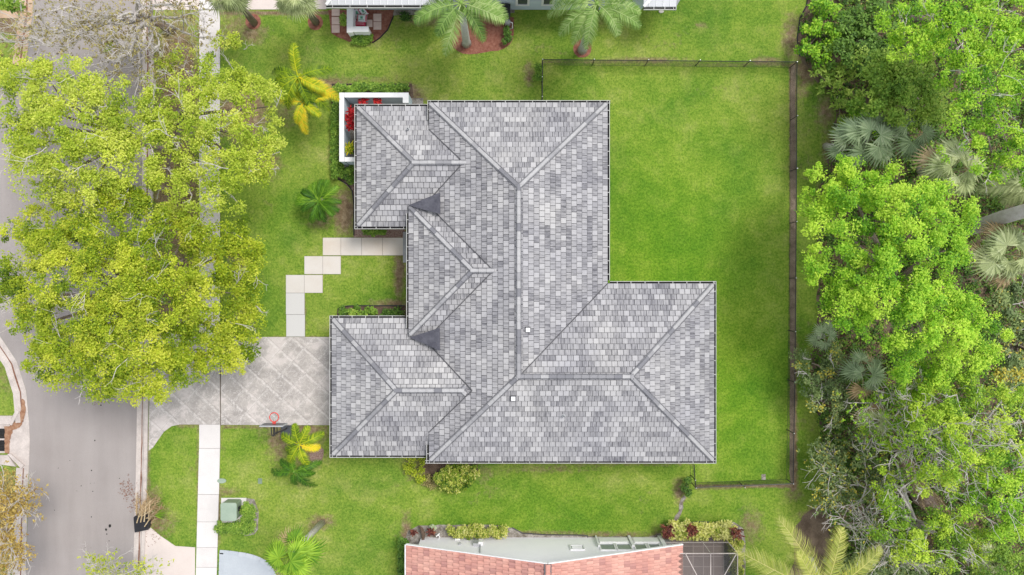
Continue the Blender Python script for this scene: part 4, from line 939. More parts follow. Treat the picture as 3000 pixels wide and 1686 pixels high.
# ------------------------------------------------------------------ top neighbour with pale metal roof
n1 = thing('house', P(1450, -60), 'neighbouring house with pale grey metal roof and light blue wall, top edge', 'house')
def mroof(px0, px1, py, ze, depth):
    a = P(px0, py, ze); b = P(px1, py, ze); mb = MB(); L = depth; y0 = a.y+.13; zz = ze; 
    mb.add([(a.x, y0, ze), (b.x, y0, ze), (b.x-L*.0, y0+L, ze+L*.3), (a.x+L, y0+L, ze+L*.3)], [(0, 1, 2, 3)])
    mb.add([(a.x, y0, ze), (a.x+L, y0+L, ze+L*.3), (a.x+L, y0+L+8, ze+L*.3), (a.x, y0+2*L+8, ze)], [(0, 1, 2, 3)])
    zt_ = ze+L*.3; mb.add([(a.x+L, y0+L, zt_), (b.x, y0+L, zt_), (b.x, y0+L+8, zt_), (a.x+L, y0+L+8, zt_)] if b.x-a.x > L else [(a.x, y0+L, zt_), (b.x, y0+L, zt_), (b.x, y0+L+8, zt_), (a.x, y0+L+8, zt_)], [(0, 1, 2, 3)]); mb.add([(b.x, y0, ze-.08), (b.x, y0+2*L+8, ze-.08), (b.x, y0+L+8, zt_), (b.x, y0+L, zt_), (b.x, y0, ze)], [(0, 1, 2, 3, 4)])
    mb.add([(a.x, y0, ze-.08), (b.x, y0, ze-.08), (b.x, y0+2*L+8, ze-.08), (a.x, y0+2*L+8, ze-.08)], [(3, 2, 1, 0)])
    o = mb.build('roof', m_metalroof, n1); se = MB(); x = a.x+.3
    while x < b.x:
        l2 = min(L, x-a.x); se.bar((x, y0, ze+.015), (x, y0+l2, ze+.015+l2*.3), .03, .03); x += .38
    se.bar((a.x, y0, ze+.03), (a.x+L, y0+L, ze+L*.3+.03), .16, .05); se.build('roof_seam', m_white, o)
    return o
mroof(956, 1320, 22, 2.7, 4.5); mroof(1886, 1981, 27, 2.7, 4.5)
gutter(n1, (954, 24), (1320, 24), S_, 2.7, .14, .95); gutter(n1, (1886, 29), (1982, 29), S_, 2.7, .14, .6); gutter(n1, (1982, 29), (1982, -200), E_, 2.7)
mb = MB(); yb = P(0, 29).y; x0, x1 = P(1030, 0).x, P(1880, 0).x; mb.box(x0, yb+.0, -.05, x1, yb+12, 2.6); mb.build('wall', m_bluewall, n1)
def w1(px, py): k = yb/((843-py)/2000.0); return ((px-1500)/2000.0*k, 40-k)
for px0, px1 in ((1517, 1546), (1592, 1621)):
    a = w1(px0, 12); b = w1(px1, -14); mb = MB(); mb.box(a[0], yb-.03, a[1], b[0], yb+.05, b[1]); o = mb.build('window', m_glass, n1)
    f = MB(); t_ = .13
    for q in ((a[0]-t_, a[1]-t_, b[0]+t_, a[1]), (a[0]-t_, b[1], b[0]+t_, b[1]+t_), (a[0]-t_, a[1], a[0], b[1]), (b[0], a[1], b[0]+t_, b[1])): f.box(q[0], yb-.07, q[1], q[2], yb+.05, q[3])
    f.build('window_frame', m_white, o)
mb = MB(); a = P(1452, 0, 2.75); mb.box(a.x, yb-.5, 2.62, P(1890, 0, 2.75).x, yb+4, 2.72); mb.build('eave', m_white, n1)

pw = thing('planter_wall', P(1025, 60), 'white low garden wall with rounded corner in the red mulch bed by the metal roofed house', 'wall')
def wr(px0, py0, px1, py1, z1): 
    a = P(px0, py0, z1); b = P(px1, py1, z1); mb = MB(); mb.box(a.x+.02, b.y+.02, -.05, b.x-.02, a.y-.02, z1-.07); mb.build('wall', m_nwall, pw); mb = MB(); mb.box(a.x, b.y, z1-.07, b.x, a.y, z1); mb.build('wall_cap', m_white, pw)
wr(1016, 20, 1034, 96, .9); wr(1034, 78, 1080, 94, .9)
hedge('hedge', [(1029, 103, 1091, 124)], L_mid, 'short row of low green plants below the white planter wall', h=.35, leaf=.12, tonemu=.55)
shrub('shrub', [(1005, 52, 7), (1007, 72, 8)], L_mid, 'thin yellow green plant between the paving slabs and the white planter wall', h=.4, leaf=.1, tonemu=.7)
SL = [(984, 38, 24, 21, 'top slab of the left column of pinkish slabs beside the white planter wall'), (984, 62, 24, 23, 'middle slab of the left column of pinkish slabs beside the white planter wall'), (984, 86, 24, 23, 'bottom slab of the left column of pinkish slabs beside the white planter wall'),
      (1106, 53, 24, 23, 'upper pinkish slab right of the white planter wall'), (1106, 77, 24, 23, 'lower pinkish slab right of the white planter wall'), (1083, 70, 18, 22, 'half hidden pinkish slab touching the white planter wall')]
for x, y, w, hh, lb in SL:
    mb = MB(); c = P(x, y); mb.box(c.x-w/100+.01, c.y-hh/100+.01, -.02, c.x+w/100-.01, c.y+hh/100-.01, .05); tag(mb.build('paving_slab', m_pave, origin=c), lb, 'paving slab', 'slabs round the planter wall')
def bag(px, py, rot, w, hh, z, mat, label, pm_=None, emb=None):
    c = P(px, py, z); root = thing('bag', c, label, 'bag', 'soil bags by the planter wall'); mb = MB(); n = 8; vs = []; ca, sa = math.cos(R(rot)), math.sin(R(rot))
    for i in range(n+1):
        for j in range(n+1):
            u, v_ = i/n*2-1, j/n*2-1; hgt = .13*((1-u**4)*(1-v_**4))**.5+random.uniform(0, .012)
            x, y = u*w/2, v_*hh/2; vs.append((c.x+x*ca-y*sa, c.y+x*sa+y*ca, c.z+hgt))
    fs = [(i*(n+1)+j, (i+1)*(n+1)+j, (i+1)*(n+1)+j+1, i*(n+1)+j+1) for i in range(n) for j in range(n)]
    k = len(vs); vs2 = vs+[(x, y, c.z) for x, y, _ in vs]; fs2 = fs+[tuple(k+q for q in reversed(f)) for f in fs]
    mb.add(vs2, fs2); mb.build('sack', mat, root, smooth=True)
    def patch(name, u0, v0, u1, v1, m, up):
        p = MB(); vv = []; 
        for i in range(5):
            for j in range(5):
                u, v_ = u0+(u1-u0)*i/4, v0+(v1-v0)*j/4; hgt = .13*((1-u**4)*(1-v_**4))**.5+up; x, y = u*w/2, v_*hh/2; vv.append((c.x+x*ca-y*sa, c.y+x*sa+y*ca, c.z+hgt))
        p.add(vv, [(i*5+j, (i+1)*5+j, (i+1)*5+j+1, i*5+j+1) for i in range(4) for j in range(4)]); p.build(name, m, root)
    if pm_:
        patch('red_edge', -.98, .72, .98, .96, pm_, .018); patch('red_edge', -.98, -.96, -.78, .72, pm_, .018); patch('red_edge', .78, -.96, .98, .72, pm_, .018)
        patch('printed_emblem', -.25, -.4, .25, .25, emb, .022); patch('printed_line', -.6, -.75, .6, -.62, emb, .022)
    else:
        for q in (-.5, 0, .5): patch('printed_line', -.8, q-.05, .8, q+.05, m_bagwhite, .02)
bag(1047, 40, 10, .42, .6, .02, m_bagwhite, 'white and red soil bag lying left in the pile beside the planter wall', m_bagred, m_baggreen)
bag(1064, 35, 35, .42, .55, .16, m_bagwhite, 'white and red soil bag lying crookedly at the top of the pile', m_bagred, m_baggreen)
bag(1061, 54, -4, .56, .42, .28, m_bagwhite, 'white and red soil bag with green emblem lying on top of the pile', m_bagred, m_baggreen)
bag(1053, 70, 0, .72, .30, .05, m_bagred, 'magenta soil bag at the bottom of the pile inside the planter wall')
# black bin, pump and shrub by the blue wall
c = P(1480, 50); bn = thing('black_bin', c, 'black lidded bin standing on the lawn edge by the light blue wall', 'bin')
mb = MB(); mb.prism([(c.x-.27, c.y-.3), (c.x+.27, c.y-.3), (c.x+.27, c.y+.3), (c.x-.27, c.y+.3)], 0, .95); mb.build('body', m_black, bn)
mb = MB(); vs = [(c.x+sx*w, c.y+sy*w*1.1, z) for z, w in ((.95, .31), (1.0, .31), (1.08, .22)) for sx, sy in ((-1, -1), (1, -1), (1, 1), (-1, 1))]
mb.add(vs, [(3, 2, 1, 0), (8, 9, 10, 11)]+[(4*k+i, 4*k+(i+1) % 4, 4*k+4+(i+1) % 4, 4*k+4+i) for k in (0, 1) for i in range(4)]); l_ = mb.build('lid', m_black, bn)
mb = MB(); mb.tube([(c.x-.3, c.y-.36, .9), (c.x+.3, c.y-.36, .9)], .025, 8); mb.build('handle', m_black, bn)
c = P(1487, 72); wt = thing('water_softener', c, 'small grey cylinder unit with white pipe below the black bin', 'tank'); mb = MB(); mb.lathe(c, [(.16, 0), (.17, .05), (.17, .45), (.1, .55)], 16); mb.build('tank', m_grey, wt)
mb = MB(); mb.tube([c+Vector((.12, 0, .4)), c+Vector((.28, -.05, .35)), c+Vector((.28, -.25, .1)), c+Vector((.12, -.28, .05))], .03, 6); mb.build('pipe', m_white, wt)
shrub('shrub', [(1480, 97, 15), (1481, 112, 12)], L_dark, 'dark green shrub in the mulch bed below the black bin', h=.6, tonemu=.5)
shrub('shrub', [(1185, 48, 9), (1195, 55, 8)], L_dark, 'small dark shrub in the grey bed under the metal roof edge', h=.35, leaf=.1, tonemu=.3)
mb = MB(); c = P(1937, 35); mb.prism([(c.x+math.cos(t)*.15, c.y+math.sin(t)*.09) for t in np.linspace(0, 6.28, 12)[:-1]], -.02, .06); tag(mb.build('stepping_stone', m_concwarm, origin=c), 'pale stone lying on the grass by the corner of the metal roof', 'stone')

# ------------------------------------------------------------------ transformer, hedge, lid
c = P(655, 1508); tf = thing('transformer_box', P(680, 1500), 'green padmounted electrical transformer box on a concrete pad beside the sidewalk', 'transformer')
zt = .85; A_ = P(647, 1475, zt); B_ = P(692, 1526, zt); mb = MB(); x0, y0, x1, y1 = A_.x, B_.y, B_.x, A_.y; w_ = .08
oct_ = [(x0+w_, y0), (x1-w_, y0), (x1, y0+w_), (x1, y1-w_), (x1-w_, y1), (x0+w_, y1), (x0, y1-w_), (x0, y0+w_)]
mb.prism(oct_, .05, zt-.06); mb.build('cabinet', m_tgreen, tf)
mb = MB(); mb.prism([((p[0]-(x0+x1)/2)*1.04+(x0+x1)/2, (p[1]-(y0+y1)/2)*1.04+(y0+y1)/2) for p in oct_], zt-.06, zt); mb.build('lid', m_tgreen2, tf)
mb = MB(); p = P(684, 1490, .45); mb.box(x1-.02, p.y-.12, .35, x1+.05, p.y+.12, .6); mb.build('latch', m_black, tf)
mb = MB(); p = P(649, 1459); q = P(722, 1531); mb.box(p.x, q.y, -.05, q.x, p.y, .055); mb.build('pad', m_conc, tf)
hedge('hedge', [(712, 1476, 742, 1560), (634, 1532, 742, 1557)], L_mid, 'clipped green L shaped hedge round the transformer box', h=.6, leaf=.1, tonemu=.6, dens=3.2)
c = P(650, 1409); mb = MB(); mb.prism([(c.x+math.cos(t)*.24*1.1, c.y+math.sin(t)*.14) for t in np.linspace(0, 6.28, 22)[:-1]], -.02, .05); tag(mb.build('utility_lid', m_tgreen2, origin=c), 'pale green oval utility lid at the edge of the sidewalk', 'utility lid')
for i, (x, y) in enumerate(((2237, 1398), (762, 1410))):
    c = P(x, y); mb = MB(); mb.box(c.x-.12, c.y-.16, -.02, c.x+.12, c.y+.16, .012); tag(mb.build('valve_box', m_tgreen if i else m_soil, origin=c), ('small beige valve box outline in the lawn inside the lower right fence corner', 'small dark green valve box lid in the lawn right of the sidewalk')[i], 'valve box')

# ------------------------------------------------------------------ storm drain
sd_ = thing('storm_drain', P(20, 1290), 'concrete storm drain inlet with two black grates at the left edge of the road', 'storm drain')
mb = MB(); mb.prism(pxs([(85, 1234), (88, 1290), (85, 1372), (68, 1372), (27, 1328), (-60, 1328), (-60, 1242), (30, 1242)]), -.02, .02); mb.build('apron', m_kerb, sd_)
mb = MB(); mb.prism(pxs([(-60, 1218), (40, 1218), (30, 1243), (-60, 1243)]), -.02, .12); mb.build('kerb_stone', m_kerb, sd_); mb = MB(); mb.prism(pxs([(-60, 1333), (27, 1333), (50, 1366), (-60, 1352)]), -.02, .12)
mb.build('kerb_stone', m_kerb, sd_); mb = MB(); mb.prism(pxs([(52, 1199), (60, 1206), (38, 1246), (30, 1240)]), -.02, .13); mb.build('kerb_stone', m_kerb, sd_); mb = MB(); mb.prism(pxs([(26, 1330), (34, 1328), (74, 1362), (66, 1372)]), -.02, .13); mb.build('kerb_stone', m_kerb, sd_)
for y0, y1 in ((1256, 1285), (1290, 1322)):
    mb = MB(); a = P(-60, y0); b = P(15, y1); mb.box(a.x, b.y, .02, b.x, a.y, .03); o = mb.build('grate', m_shade_grime, sd_); mb = MB()
    for k in range(7): x = b.x-.03; y = b.y+(a.y-b.y)*(k+.5)/7; mb.box(a.x, y-.018, .03, b.x, y+.018, .045)
    mb.build('grate_bars', m_bmetal, o)
lt = MB(); lt.prism(jit(pxs([(15, 1250), (30, 1248), (48, 1232), (62, 1205), (66, 1170), (74, 1175), (76, 1210), (62, 1250), (38, 1262), (30, 1290), (28, 1330), (16, 1328)]), .1, .03), .021, .05)
tag(lt.build('leaf_litter', pm('orange_litter', (.33, .16, .09), (.50, .30, .19), 5, 40, .5, bump=.7, bd=.03)), 'orange brown leaf litter piled round the storm drain grates', 'leaf litter', kind='stuff')

for i, (x, y, rx_, ry_, n_) in enumerate(((288, 1152, 8, 14, 50), (372, 1436, 10, 18, 70), (395, 1470, 14, 20, 50), (455, 1530, 22, 30, 120))):
    C = np.array([tuple(P(x+rng.normal()*rx_, y+rng.normal()*ry_, .03)) for _ in range(n_)]); Q, t_ = leaf_quads(C, 3, .06, .06, up=3, flat=.05); Q[:, :, 2] = np.clip(Q[:, :, 2], .018, .12)
    tag(quads_obj('leaf_litter', Q, t_, m_litter), 'reddish brown leaf litter scattered on the road and verge', 'leaf litter', kind='stuff')
st_ = MB()
for x, y, r_ in ((322, 1541, 4.5), (311, 1552, 3.5), (313, 1565, 2), (278, 1291, 2), (268, 1379, 2.2), (171, 1372, 1.4), (296, 1188, 2.4), (238, 1424, 1.6), (272, 1440, 1.5), (268, 1515, 1.8), (250, 1605, 1.3), (205, 1350, 1.3), (350, 1402, 1.3), (320, 1585, 1.5), (160, 1495, 1.2)):
    c = P(x, y); st_.add([(c.x+math.cos(t)*r_/50*random.uniform(.6, 1.2), c.y+math.sin(t)*r_/50*random.uniform(.7, 1.3), .0085) for t in np.linspace(0, 6.28, 10)[:-1]], [tuple(range(9))])
tag(st_.build('oil_stains', m_shade_grime), 'small dark oil spots on the road', 'stains', kind='stuff')

# ------------------------------------------------------------------ basketball hoop
c = P(803, 1275); bh = thing('basketball_hoop', c, 'portable basketball hoop with red rim, seen from above on the lawn beside the driveway', 'basketball hoop')
rc = P(803, 1223, 3.0); mb = MB(); rp = [rc+Vector((math.cos(t)*.245, math.sin(t)*.245, 0)) for t in np.linspace(0, 2*math.pi, 29)]; mb.tube(rp, .028, 6, cap=False); 
bb = P(803, 1243, 3.1); mb.box(rc.x-.09, bb.y-.02, 2.96, rc.x+.09, rc.y-.24, 3.01); mb.build('rim', m_red, bh)
mb = MB(); mb.box(bb.x-.62, bb.y-.05, 2.8, bb.x+.62, bb.y, 3.55); o = mb.build('backboard', m_board, bh)
mb = MB(); 
for sx in (-.61, .61): mb.box(bb.x+sx-.02, bb.y-.06, 2.8, bb.x+sx+.02, bb.y+.01, 3.57)
mb.box(bb.x-.63, bb.y-.06, 3.55, bb.x+.63, bb.y+.01, 3.58); mb.build('backboard_frame', m_grey, o)
pt = P(803, 1270, 2.9); mb = MB(); bs = P(842, 1262)
for s in (-.09, .09): mb.bar((bb.x+s, bb.y-.05, 3.3), (pt.x+s, pt.y-.1, 3.0), .04, .05); mb.bar((bb.x+s, bb.y-.05, 2.9), (pt.x+s, pt.y-.1, 2.7), .04, .05)
mb.build('support_arm', m_bmetal, bh)
mb = MB(); mb.tube([(bs.x+.05, bs.y+.2, .3), (pt.x, pt.y-.05, 2.6), (pt.x, pt.y-.1, 3.05)], .05, 8); mb.build('pole', m_bmetal, bh)
mb = MB(); B0 = [(bs.x-.35, bs.y-.38), (bs.x+.35, bs.y-.30), (bs.x+.45, bs.y+.33), (bs.x-.28, bs.y+.33)]; mb.prism(B0, 0, .22); mb.prism([(bs.x+(p[0]-bs.x)*.8, bs.y+(p[1]-bs.y)*.8) for p in B0], .22, .3); mb.build('base_tank', m_board, bh)
net = MB()
for k in range(12):
    t = k*math.pi/6; 
    for dt in (-.5, .5): net.bar(rc+Vector((math.cos(t)*.23, math.sin(t)*.23, 0)), rc+Vector((math.cos(t+dt)*.15, math.sin(t+dt)*.15, -.4)), .008, .008)
net.build('net', m_white, bh)

# ------------------------------------------------------------------ palms
pinnate_palm('young_palm', (925, 318), (873, 226, 3.6), 'tall yellow green palm with arching fronds left of the courtyard hedge, upper of two crowns', F_yel, L=1.85, ll=.43, nl=52, wl=.042,
    fronds=[(96, 1.0, .45, .7, .7), (160, 1.1, .15, .3, 1.0), (20, 1.15, .2, .3, 1.0), (-32, 1.0, .62, .5, .9), (-20, 1.35, .85, .1, 1.0), (215, 1.0, .3, .4, 1.0), (-70, 1.2, .15, .2, 1.1), (185, .9, .25, .4, 1), (240, 1.15, .3, .35, 1.1), (-50, 1.3, .2, .1, 1.1)], tone=.4, trunk_r=.09)
pinnate_palm('young_palm', (922, 325), (888, 300, 3.0), 'bright yellow palm left of the courtyard hedge, lower of two crowns', F_yel, L=1.6, ll=.38, nl=48, wl=.042,
    fronds=[(97, 1.0, .55, .7, .7), (178, 1.05, .8, .35, .9), (18, 1.1, .88, .4, .9), (-42, .85, .6, .5, 1), (-98, 1.2, .92, .3, 1.0), (-110, .9, .7, .5, 1), (140, .9, .35, .4, 1), (60, .7, .4, .6, 1)], tone=.6, trunk_r=.08)
pinnate_palm('young_palm', (945, 585), (934, 590, 1.5), 'bushy fresh green palm on the front lawn left of the path', F_green, n=16, L=1.42, ll=.46, nl=40, wl=.034, tone=.42, tamp=.3, trunk_r=.09, shaft=False, lift=.55, droop=.8, tip=1.3)
pinnate_palm('young_palm', (905, 1290), (876, 1303, 2.8), 'yellow green palm standing beside the basketball hoop', F_yel, L=1.3, ll=.36, nl=42, wl=.042,
    fronds=[(97, 1.05, .30, .6, .8), (60, 1.0, .4, .5, .9), (22, 1.25, .35, .3, .9), (-20, 1.0, .85, .3, 1), (-75, 1.15, .4, .4, 1), (-118, 1.15, .35, .3, .9), (150, 1.05, .3, .4, .9), (-155, 1.0, .2, .2, 1.1), (-135, 1.2, .15, .1, 1.2)], tone=.5, trunk_r=.08)
pinnate_palm('young_palm', (890, 1368), (862, 1382, 1.7), 'darker green palm on the lawn below the yellow green one by the hoop', F_green, L=1.6, ll=.36, nl=44, wl=.040,
    fronds=[(22, 1.1, .35, .3, .9), (183, 1.15, .18, .3, 1), (-100, .75, .2, .1, 1.1), (-50, 1.2, .1, .1, 1.2), (100, .7, .4, .6, .9), (140, .8, .2, .4, 1), (-10, .8, .25, .2, 1)], tone=.3, trunk_r=.07)
RF = [(-82+26+k*308/13+random.uniform(-7, 7), random.uniform(.85, 1.12), None, random.uniform(.1, .8), random.uniform(.9, 1.35)) for k in range(14)]
pinnate_palm('royal_palm', (1367, 128), (1351, 10, 6.3), 'royal palm with pale leaning trunk in the wide red mulch bed by the blue wall', F_royal, fronds=RF, L=2.9, ll=.60, nl=46, wl=.050, tone=.44, tamp=.2, trunk_r=.2)
RF = [(-82+26+k*308/13+random.uniform(-7, 7), random.uniform(.85, 1.12), None, random.uniform(.1, .8), random.uniform(.9, 1.35)) for k in range(14)]
pinnate_palm('royal_palm', (1706, 147), (1748, 12, 6.3), 'royal palm with pale trunk in a round mulch ring north of the fence', F_royal, fronds=RF, L=2.7, ll=.58, nl=46, wl=.050, tone=.46, tamp=.2, trunk_r=.2)
fan_palm('fan_palm', (745, 68), (672, -20, 4.6), 'fan palm leaning over the pink driveway with its trunk in the left mulch ring', F_pale, n=20, R_=.75, pl=.7, tone=.3, trunk_m=m_bark)
fan_palm('fan_palm', (926, 66), (868, -10, 4.6), 'fan palm by the metal roofed house with its trunk in the second mulch ring', F_pale, n=22, R_=.75, pl=.7, tone=.45, trunk_m=m_bark)
fan_palm('fan_palm', (944, 1532), (852, 1625, 5.0), 'large green fan palm leaning over the lower driveway from a bent pale trunk', F_green, n=16, R_=.9, pl=.8, tone=.75, tamp=.2, deadn=2, trunk_r=.15, nseg=22)
pinnate_palm('coconut_palm', (2370, 1640), (2412, 1742, 5.5), 'yellowing coconut palm with three long fronds reaching up from the bottom edge', F_coco, L=4.6, ll=.85, nl=56, wl=.046,
    fronds=[(113, 1.02, .55, .25, .5), (152, 1.1, .6, .2, .5), (82, .85, .5, .4, .5), (45, .9, .45, .4, .6), (-30, 1, .5, .3, .7), (-100, 1, .5, .3, .7), (200, 1, .4, .3, .7), (130, .7, .5, .6, .6)], tone=.5, trunk_r=.2, shaft=False)
for i, (b, c, lb, n_, rr, pl, tn, m_, dn) in enumerate([
    ((2500, 440), (2545, 405, 3.6), 'blue green palmetto clump between the shrubs and the bright tree, left part', 10, .95, .85, .5, F_blue, 0),
    ((2420, 430), (2480, 435, 2.8), 'blue green palmetto reaching towards the lawn strip at the woodland edge', 7, .9, .7, .55, F_blue, 0),
    ((2600, 400), (2655, 395, 3.8), 'blue green palmetto clump right of centre below the upper trees', 9, .9, .8, .5, F_blue, 1),
    ((2690, 500), (2778, 505, 5.5), 'pale green cabbage palm just above the bright green tree', 16, .95, 1.0, .55, F_pale, 3),
    ((2790, 750), (2930, 745, 5.0), 'large pale cabbage palm with drooping dead fronds right of the bright green tree', 20, 1.05, 1.1, .55, F_pale, 7),
    ((2395, 985), (2410, 985, 1.6), 'small blue green palmetto below the bright tree beside the lawn strip', 6, .75, .5, .5, F_blue, 1),
    ((2500, 1070), (2525, 1095, 3.0), 'dark blue green palmetto under the lower edge of the bright tree', 9, .85, .75, .4, F_blue, 2),
    ((2525, 1225), (2560, 1235, 3.2), 'pale palmetto with brown dead fans left of the pale bare branches', 12, .8, .5, .5, F_pale, 6),
    ((2870, 1620), (2900, 1640, 2.0), 'small green palmetto low in the bottom right corner of the wood', 9, .7, .5, .45, F_pale, 1)]):
    fan_palm('palmetto', b, c, lb, m_, n=n_, R_=rr, pl=pl, tone=tn, deadn=dn, group='palmettos in the woodland', nseg=20, tamp=.2)
pinnate_palm('coconut_palm', (2960, 560), (3060, 545, 3.5), 'palm frond of a palm outside the right edge reaching in above the thick trunk', F_pale, L=3.2, ll=.8, nl=50, fronds=[(178, 1, .35, .1, .8), (165, .8, .4, .2, .8), (200, .7, .3, .2, .9), (10, 1, .5, .4, .8), (90, 1, .5, .4, .8), (270, 1, .5, .4, .8)], tone=.45, shaft=False)
b = P(2848, 668); e = P(3040, 600, 5.5); lt_ = thing('leaning_trunk', P(2830, 672), 'thick pale smooth trunk leaning out of the right edge of the photo', 'tree')
mb = MB(); mb.tube([P(2825, 676, .6), P(2862, 664, 3.0), P(2930, 640, 5.0), P(3200, 560, 9)], [.38, .37, .36, .30], 14); mb.build('trunk', m_pbark, lt_, smooth=True)
Q, t_ = leaf_quads(np.array([P(3200+random.uniform(-60, 90), 565+random.uniform(-70, 70), 8.3+random.uniform(-.5, .5)) for _ in range(60)]), 30, .5, .25)
quads_obj('crown', Q, t_, L_mid, lt_)
sg = thing('dead_palm_trunk', P(2660, 1370), 'shaggy pinkish dead palm trunk lying diagonally in the lower right woodland', 'dead tree')
mb = MB(); ln = [P(2625, 1300, .4), P(2645, 1350, .6), P(2672, 1410, .8), P(2705, 1455, 1.0), P(2740, 1495, 1.1)]; mb.tube(ln, [.12, .3, .45, .62, .35], 10); mb.build('trunk', m_shag, sg)
mb = MB()
for _ in range(900):
    k = random.randint(1, 3); f = random.random(); p = ln[k].lerp(ln[k+1], f); r = (.35, .5, .65)[k-1]; a = random.uniform(0, 6.28)
    o = p+Vector((math.cos(a)*r*.8, math.sin(a)*r*.8, .25+random.uniform(0, .3))); d = ((ln[k+1]-ln[k]).normalized()+Vector((random.uniform(-.5, .5), random.uniform(-.5, .5), random.uniform(-.2, .2)))).normalized()*random.uniform(.2, .5); w = Vector((-d.y, d.x, 0)).normalized()*.012
    mb.add([o-w, o+w, o+d], [(0, 1, 2)], random.random())
mb.build('dead_fronds', F_dead, sg)

# ------------------------------------------------------------------ brush pile
bp = thing('brush_pile', P(425, 1520), 'pile of cut palm fronds with a black sack beside the kerb', 'brush pile')
mb = MB(); q = pxs([(399, 1512), (412, 1500), (438, 1496), (446, 1528), (440, 1548), (402, 1556)]); mb.prism(q, 0, .28); cx_ = sum(p[0] for p in q)/6; cy_ = sum(p[1] for p in q)/6; mb.prism([(cx_+(p[0]-cx_)*.75, cy_+(p[1]-cy_)*.75) for p in q], .28, .40); mb.build('black_sack', m_black, bp)
mb = MB(); st = MB()
for i in range(34):
    o = P(random.uniform(400, 440), random.uniform(1490, 1545), random.uniform(.1, .55)); a = R(random.uniform(20, 95)); l = random.uniform(.6, 1.2); d = Vector((math.cos(a), math.sin(a), random.uniform(-.1, .35)))
    st.tube([o, o+d*l*.6, o+d*l], [.035, .025, .008], 5, tone=random.uniform(.3, 1))
    for k in range(12):
        t_ = random.uniform(.3, 1); p = o+d*l*t_; s = (Vector((-d.y, d.x, 0))*random.choice((-1, 1))*.6+d).normalized()*random.uniform(.2, .4)+Vector((0, 0, random.uniform(-.1, .1))); w = Vector((-s.y, s.x, 0)).normalized()*.014
        mb.add([p-w, p+w, p+s], [(0, 1, 2)], random.random())
st.build('cut_stalks', F_dead, bp); mb.build('dry_leaflets', F_dead, bp)
mb = MB()
for i in range(50):
    o = P(452, 1512, .3); a = R(random.uniform(-25, 70)); d = Vector((math.cos(a), math.sin(a), random.uniform(-.1, .3))); l = random.uniform(.5, .95); w = Vector((-d.y, d.x, 0))*.016; mb.add([o-w, o+w, o+d*l-Vector((0, 0, .1))], [(0, 1, 2)], random.random())
mb.build('green_fan', F_green, bp)

# ------------------------------------------------------------------ big street trees on the left
tree('street_tree', (520, 440), [(15, 205, 55), (60, 250, 65), (35, 330, 60), (140, 235, 60), (230, 225, 55), (130, 310, 75), (60, 410, 65), (240, 300, 75), (330, 290, 60), (160, 400, 80), (260, 390, 80), (350, 370, 75), (430, 310, 55), (120, 480, 70), (30, 480, 50), (220, 480, 75),
     (330, 460, 75), (420, 420, 60), (180, 550, 60, None, .7), (270, 555, 60), (100, 545, 45, None, .6), (360, 540, 55)], L_yel, 'wide yellow green street tree spreading over the road, left of the other upper tree', zc=7.5, drop=2.6, center=(230, 380), rad=330, toneamp=.22, twigs=1, sprd=.27, dens=1.02, leaf=.115, tonemu=.62, group='yellow green street trees')
tree('street_tree', (530, 330), [(500, 200, 45, 4, .6), (450, 240, 40, 4, .5), (560, 170, 45, 4.5, .6), (645, 130, 35, 4, .6), (700, 130, 38, 4, .6), (330, 130, 30, 3.5, .4), (560, 240, 60), (640, 220, 60), (720, 210, 50), (480, 310, 60), (560, 320, 70), (650, 310, 70), (740, 290, 60), (810, 310, 40), (470, 400, 60), (560, 410, 70), (650, 400, 75),
     (740, 390, 65), (810, 440, 48), (780, 500, 42), (480, 490, 60), (570, 490, 70), (660, 490, 60), (730, 470, 50), (450, 570, 55), (540, 560, 60), (620, 570, 50), (690, 590, 28, None, .7), (500, 640, 50), (580, 630, 55)], L_yel, 'yellow green street tree over the sidewalk, right of the other upper tree', zc=6.8, drop=2.2, center=(590, 390), rad=290, twigs=1, tonemu=.62, group='yellow green street trees', dens=.8, sprd=.22, toneamp=.2, leaf=.115)
tree('street_tree', (528, 830), [(40, 690, 40, None, .7), (100, 670, 55), (180, 640, 60), (270, 610, 65), (370, 620, 60), (450, 660, 55), (60, 790, 60), (20, 850, 45), (90, 870, 60), (140, 750, 70), (230, 720, 80), (330, 720, 85), (430, 740, 75), (180, 830, 80), (280, 820, 90), (390, 830, 90), (490, 810, 75),
     (90, 960, 50, None, .8), (40, 955, 28, None, .6), (150, 960, 70), (240, 930, 85), (350, 930, 90), (460, 920, 85), (560, 890, 65), (130, 1050, 55), (200, 1040, 70), (300, 1030, 80), (400, 1030, 80), (500, 1010, 75), (170, 1100, 35), (280, 1110, 50), (360, 1120, 50), (440, 1110, 60), (520, 1080, 50), (400, 1155, 28, None, .8),
     (600, 700, 60, 5), (680, 680, 55, 4.6), (740, 720, 42, 4.2), (650, 760, 60, 4.8), (730, 790, 45, 4.3), (600, 820, 55, 5), (680, 860, 60, 4.6), (730, 880, 38, 4.3), (640, 950, 60, 4.6), (715, 960, 42, 4.2), (590, 1000, 60, 4.8), (680, 1030, 60, 4.2), (730, 1020, 30, 4), (610, 1075, 45, 4.3), (550, 680, 55, 5)],
     L_yel2, 'largest street tree with dense olive yellow crown covering road, sidewalk and driveway', zc=7.8, drop=3.0, center=(330, 880), rad=360, twigs=1, limb_n=16, tonemu=.62, trunk_r=.28, group='yellow green street trees', dens=1.4, sprd=.3, leaf=.115)

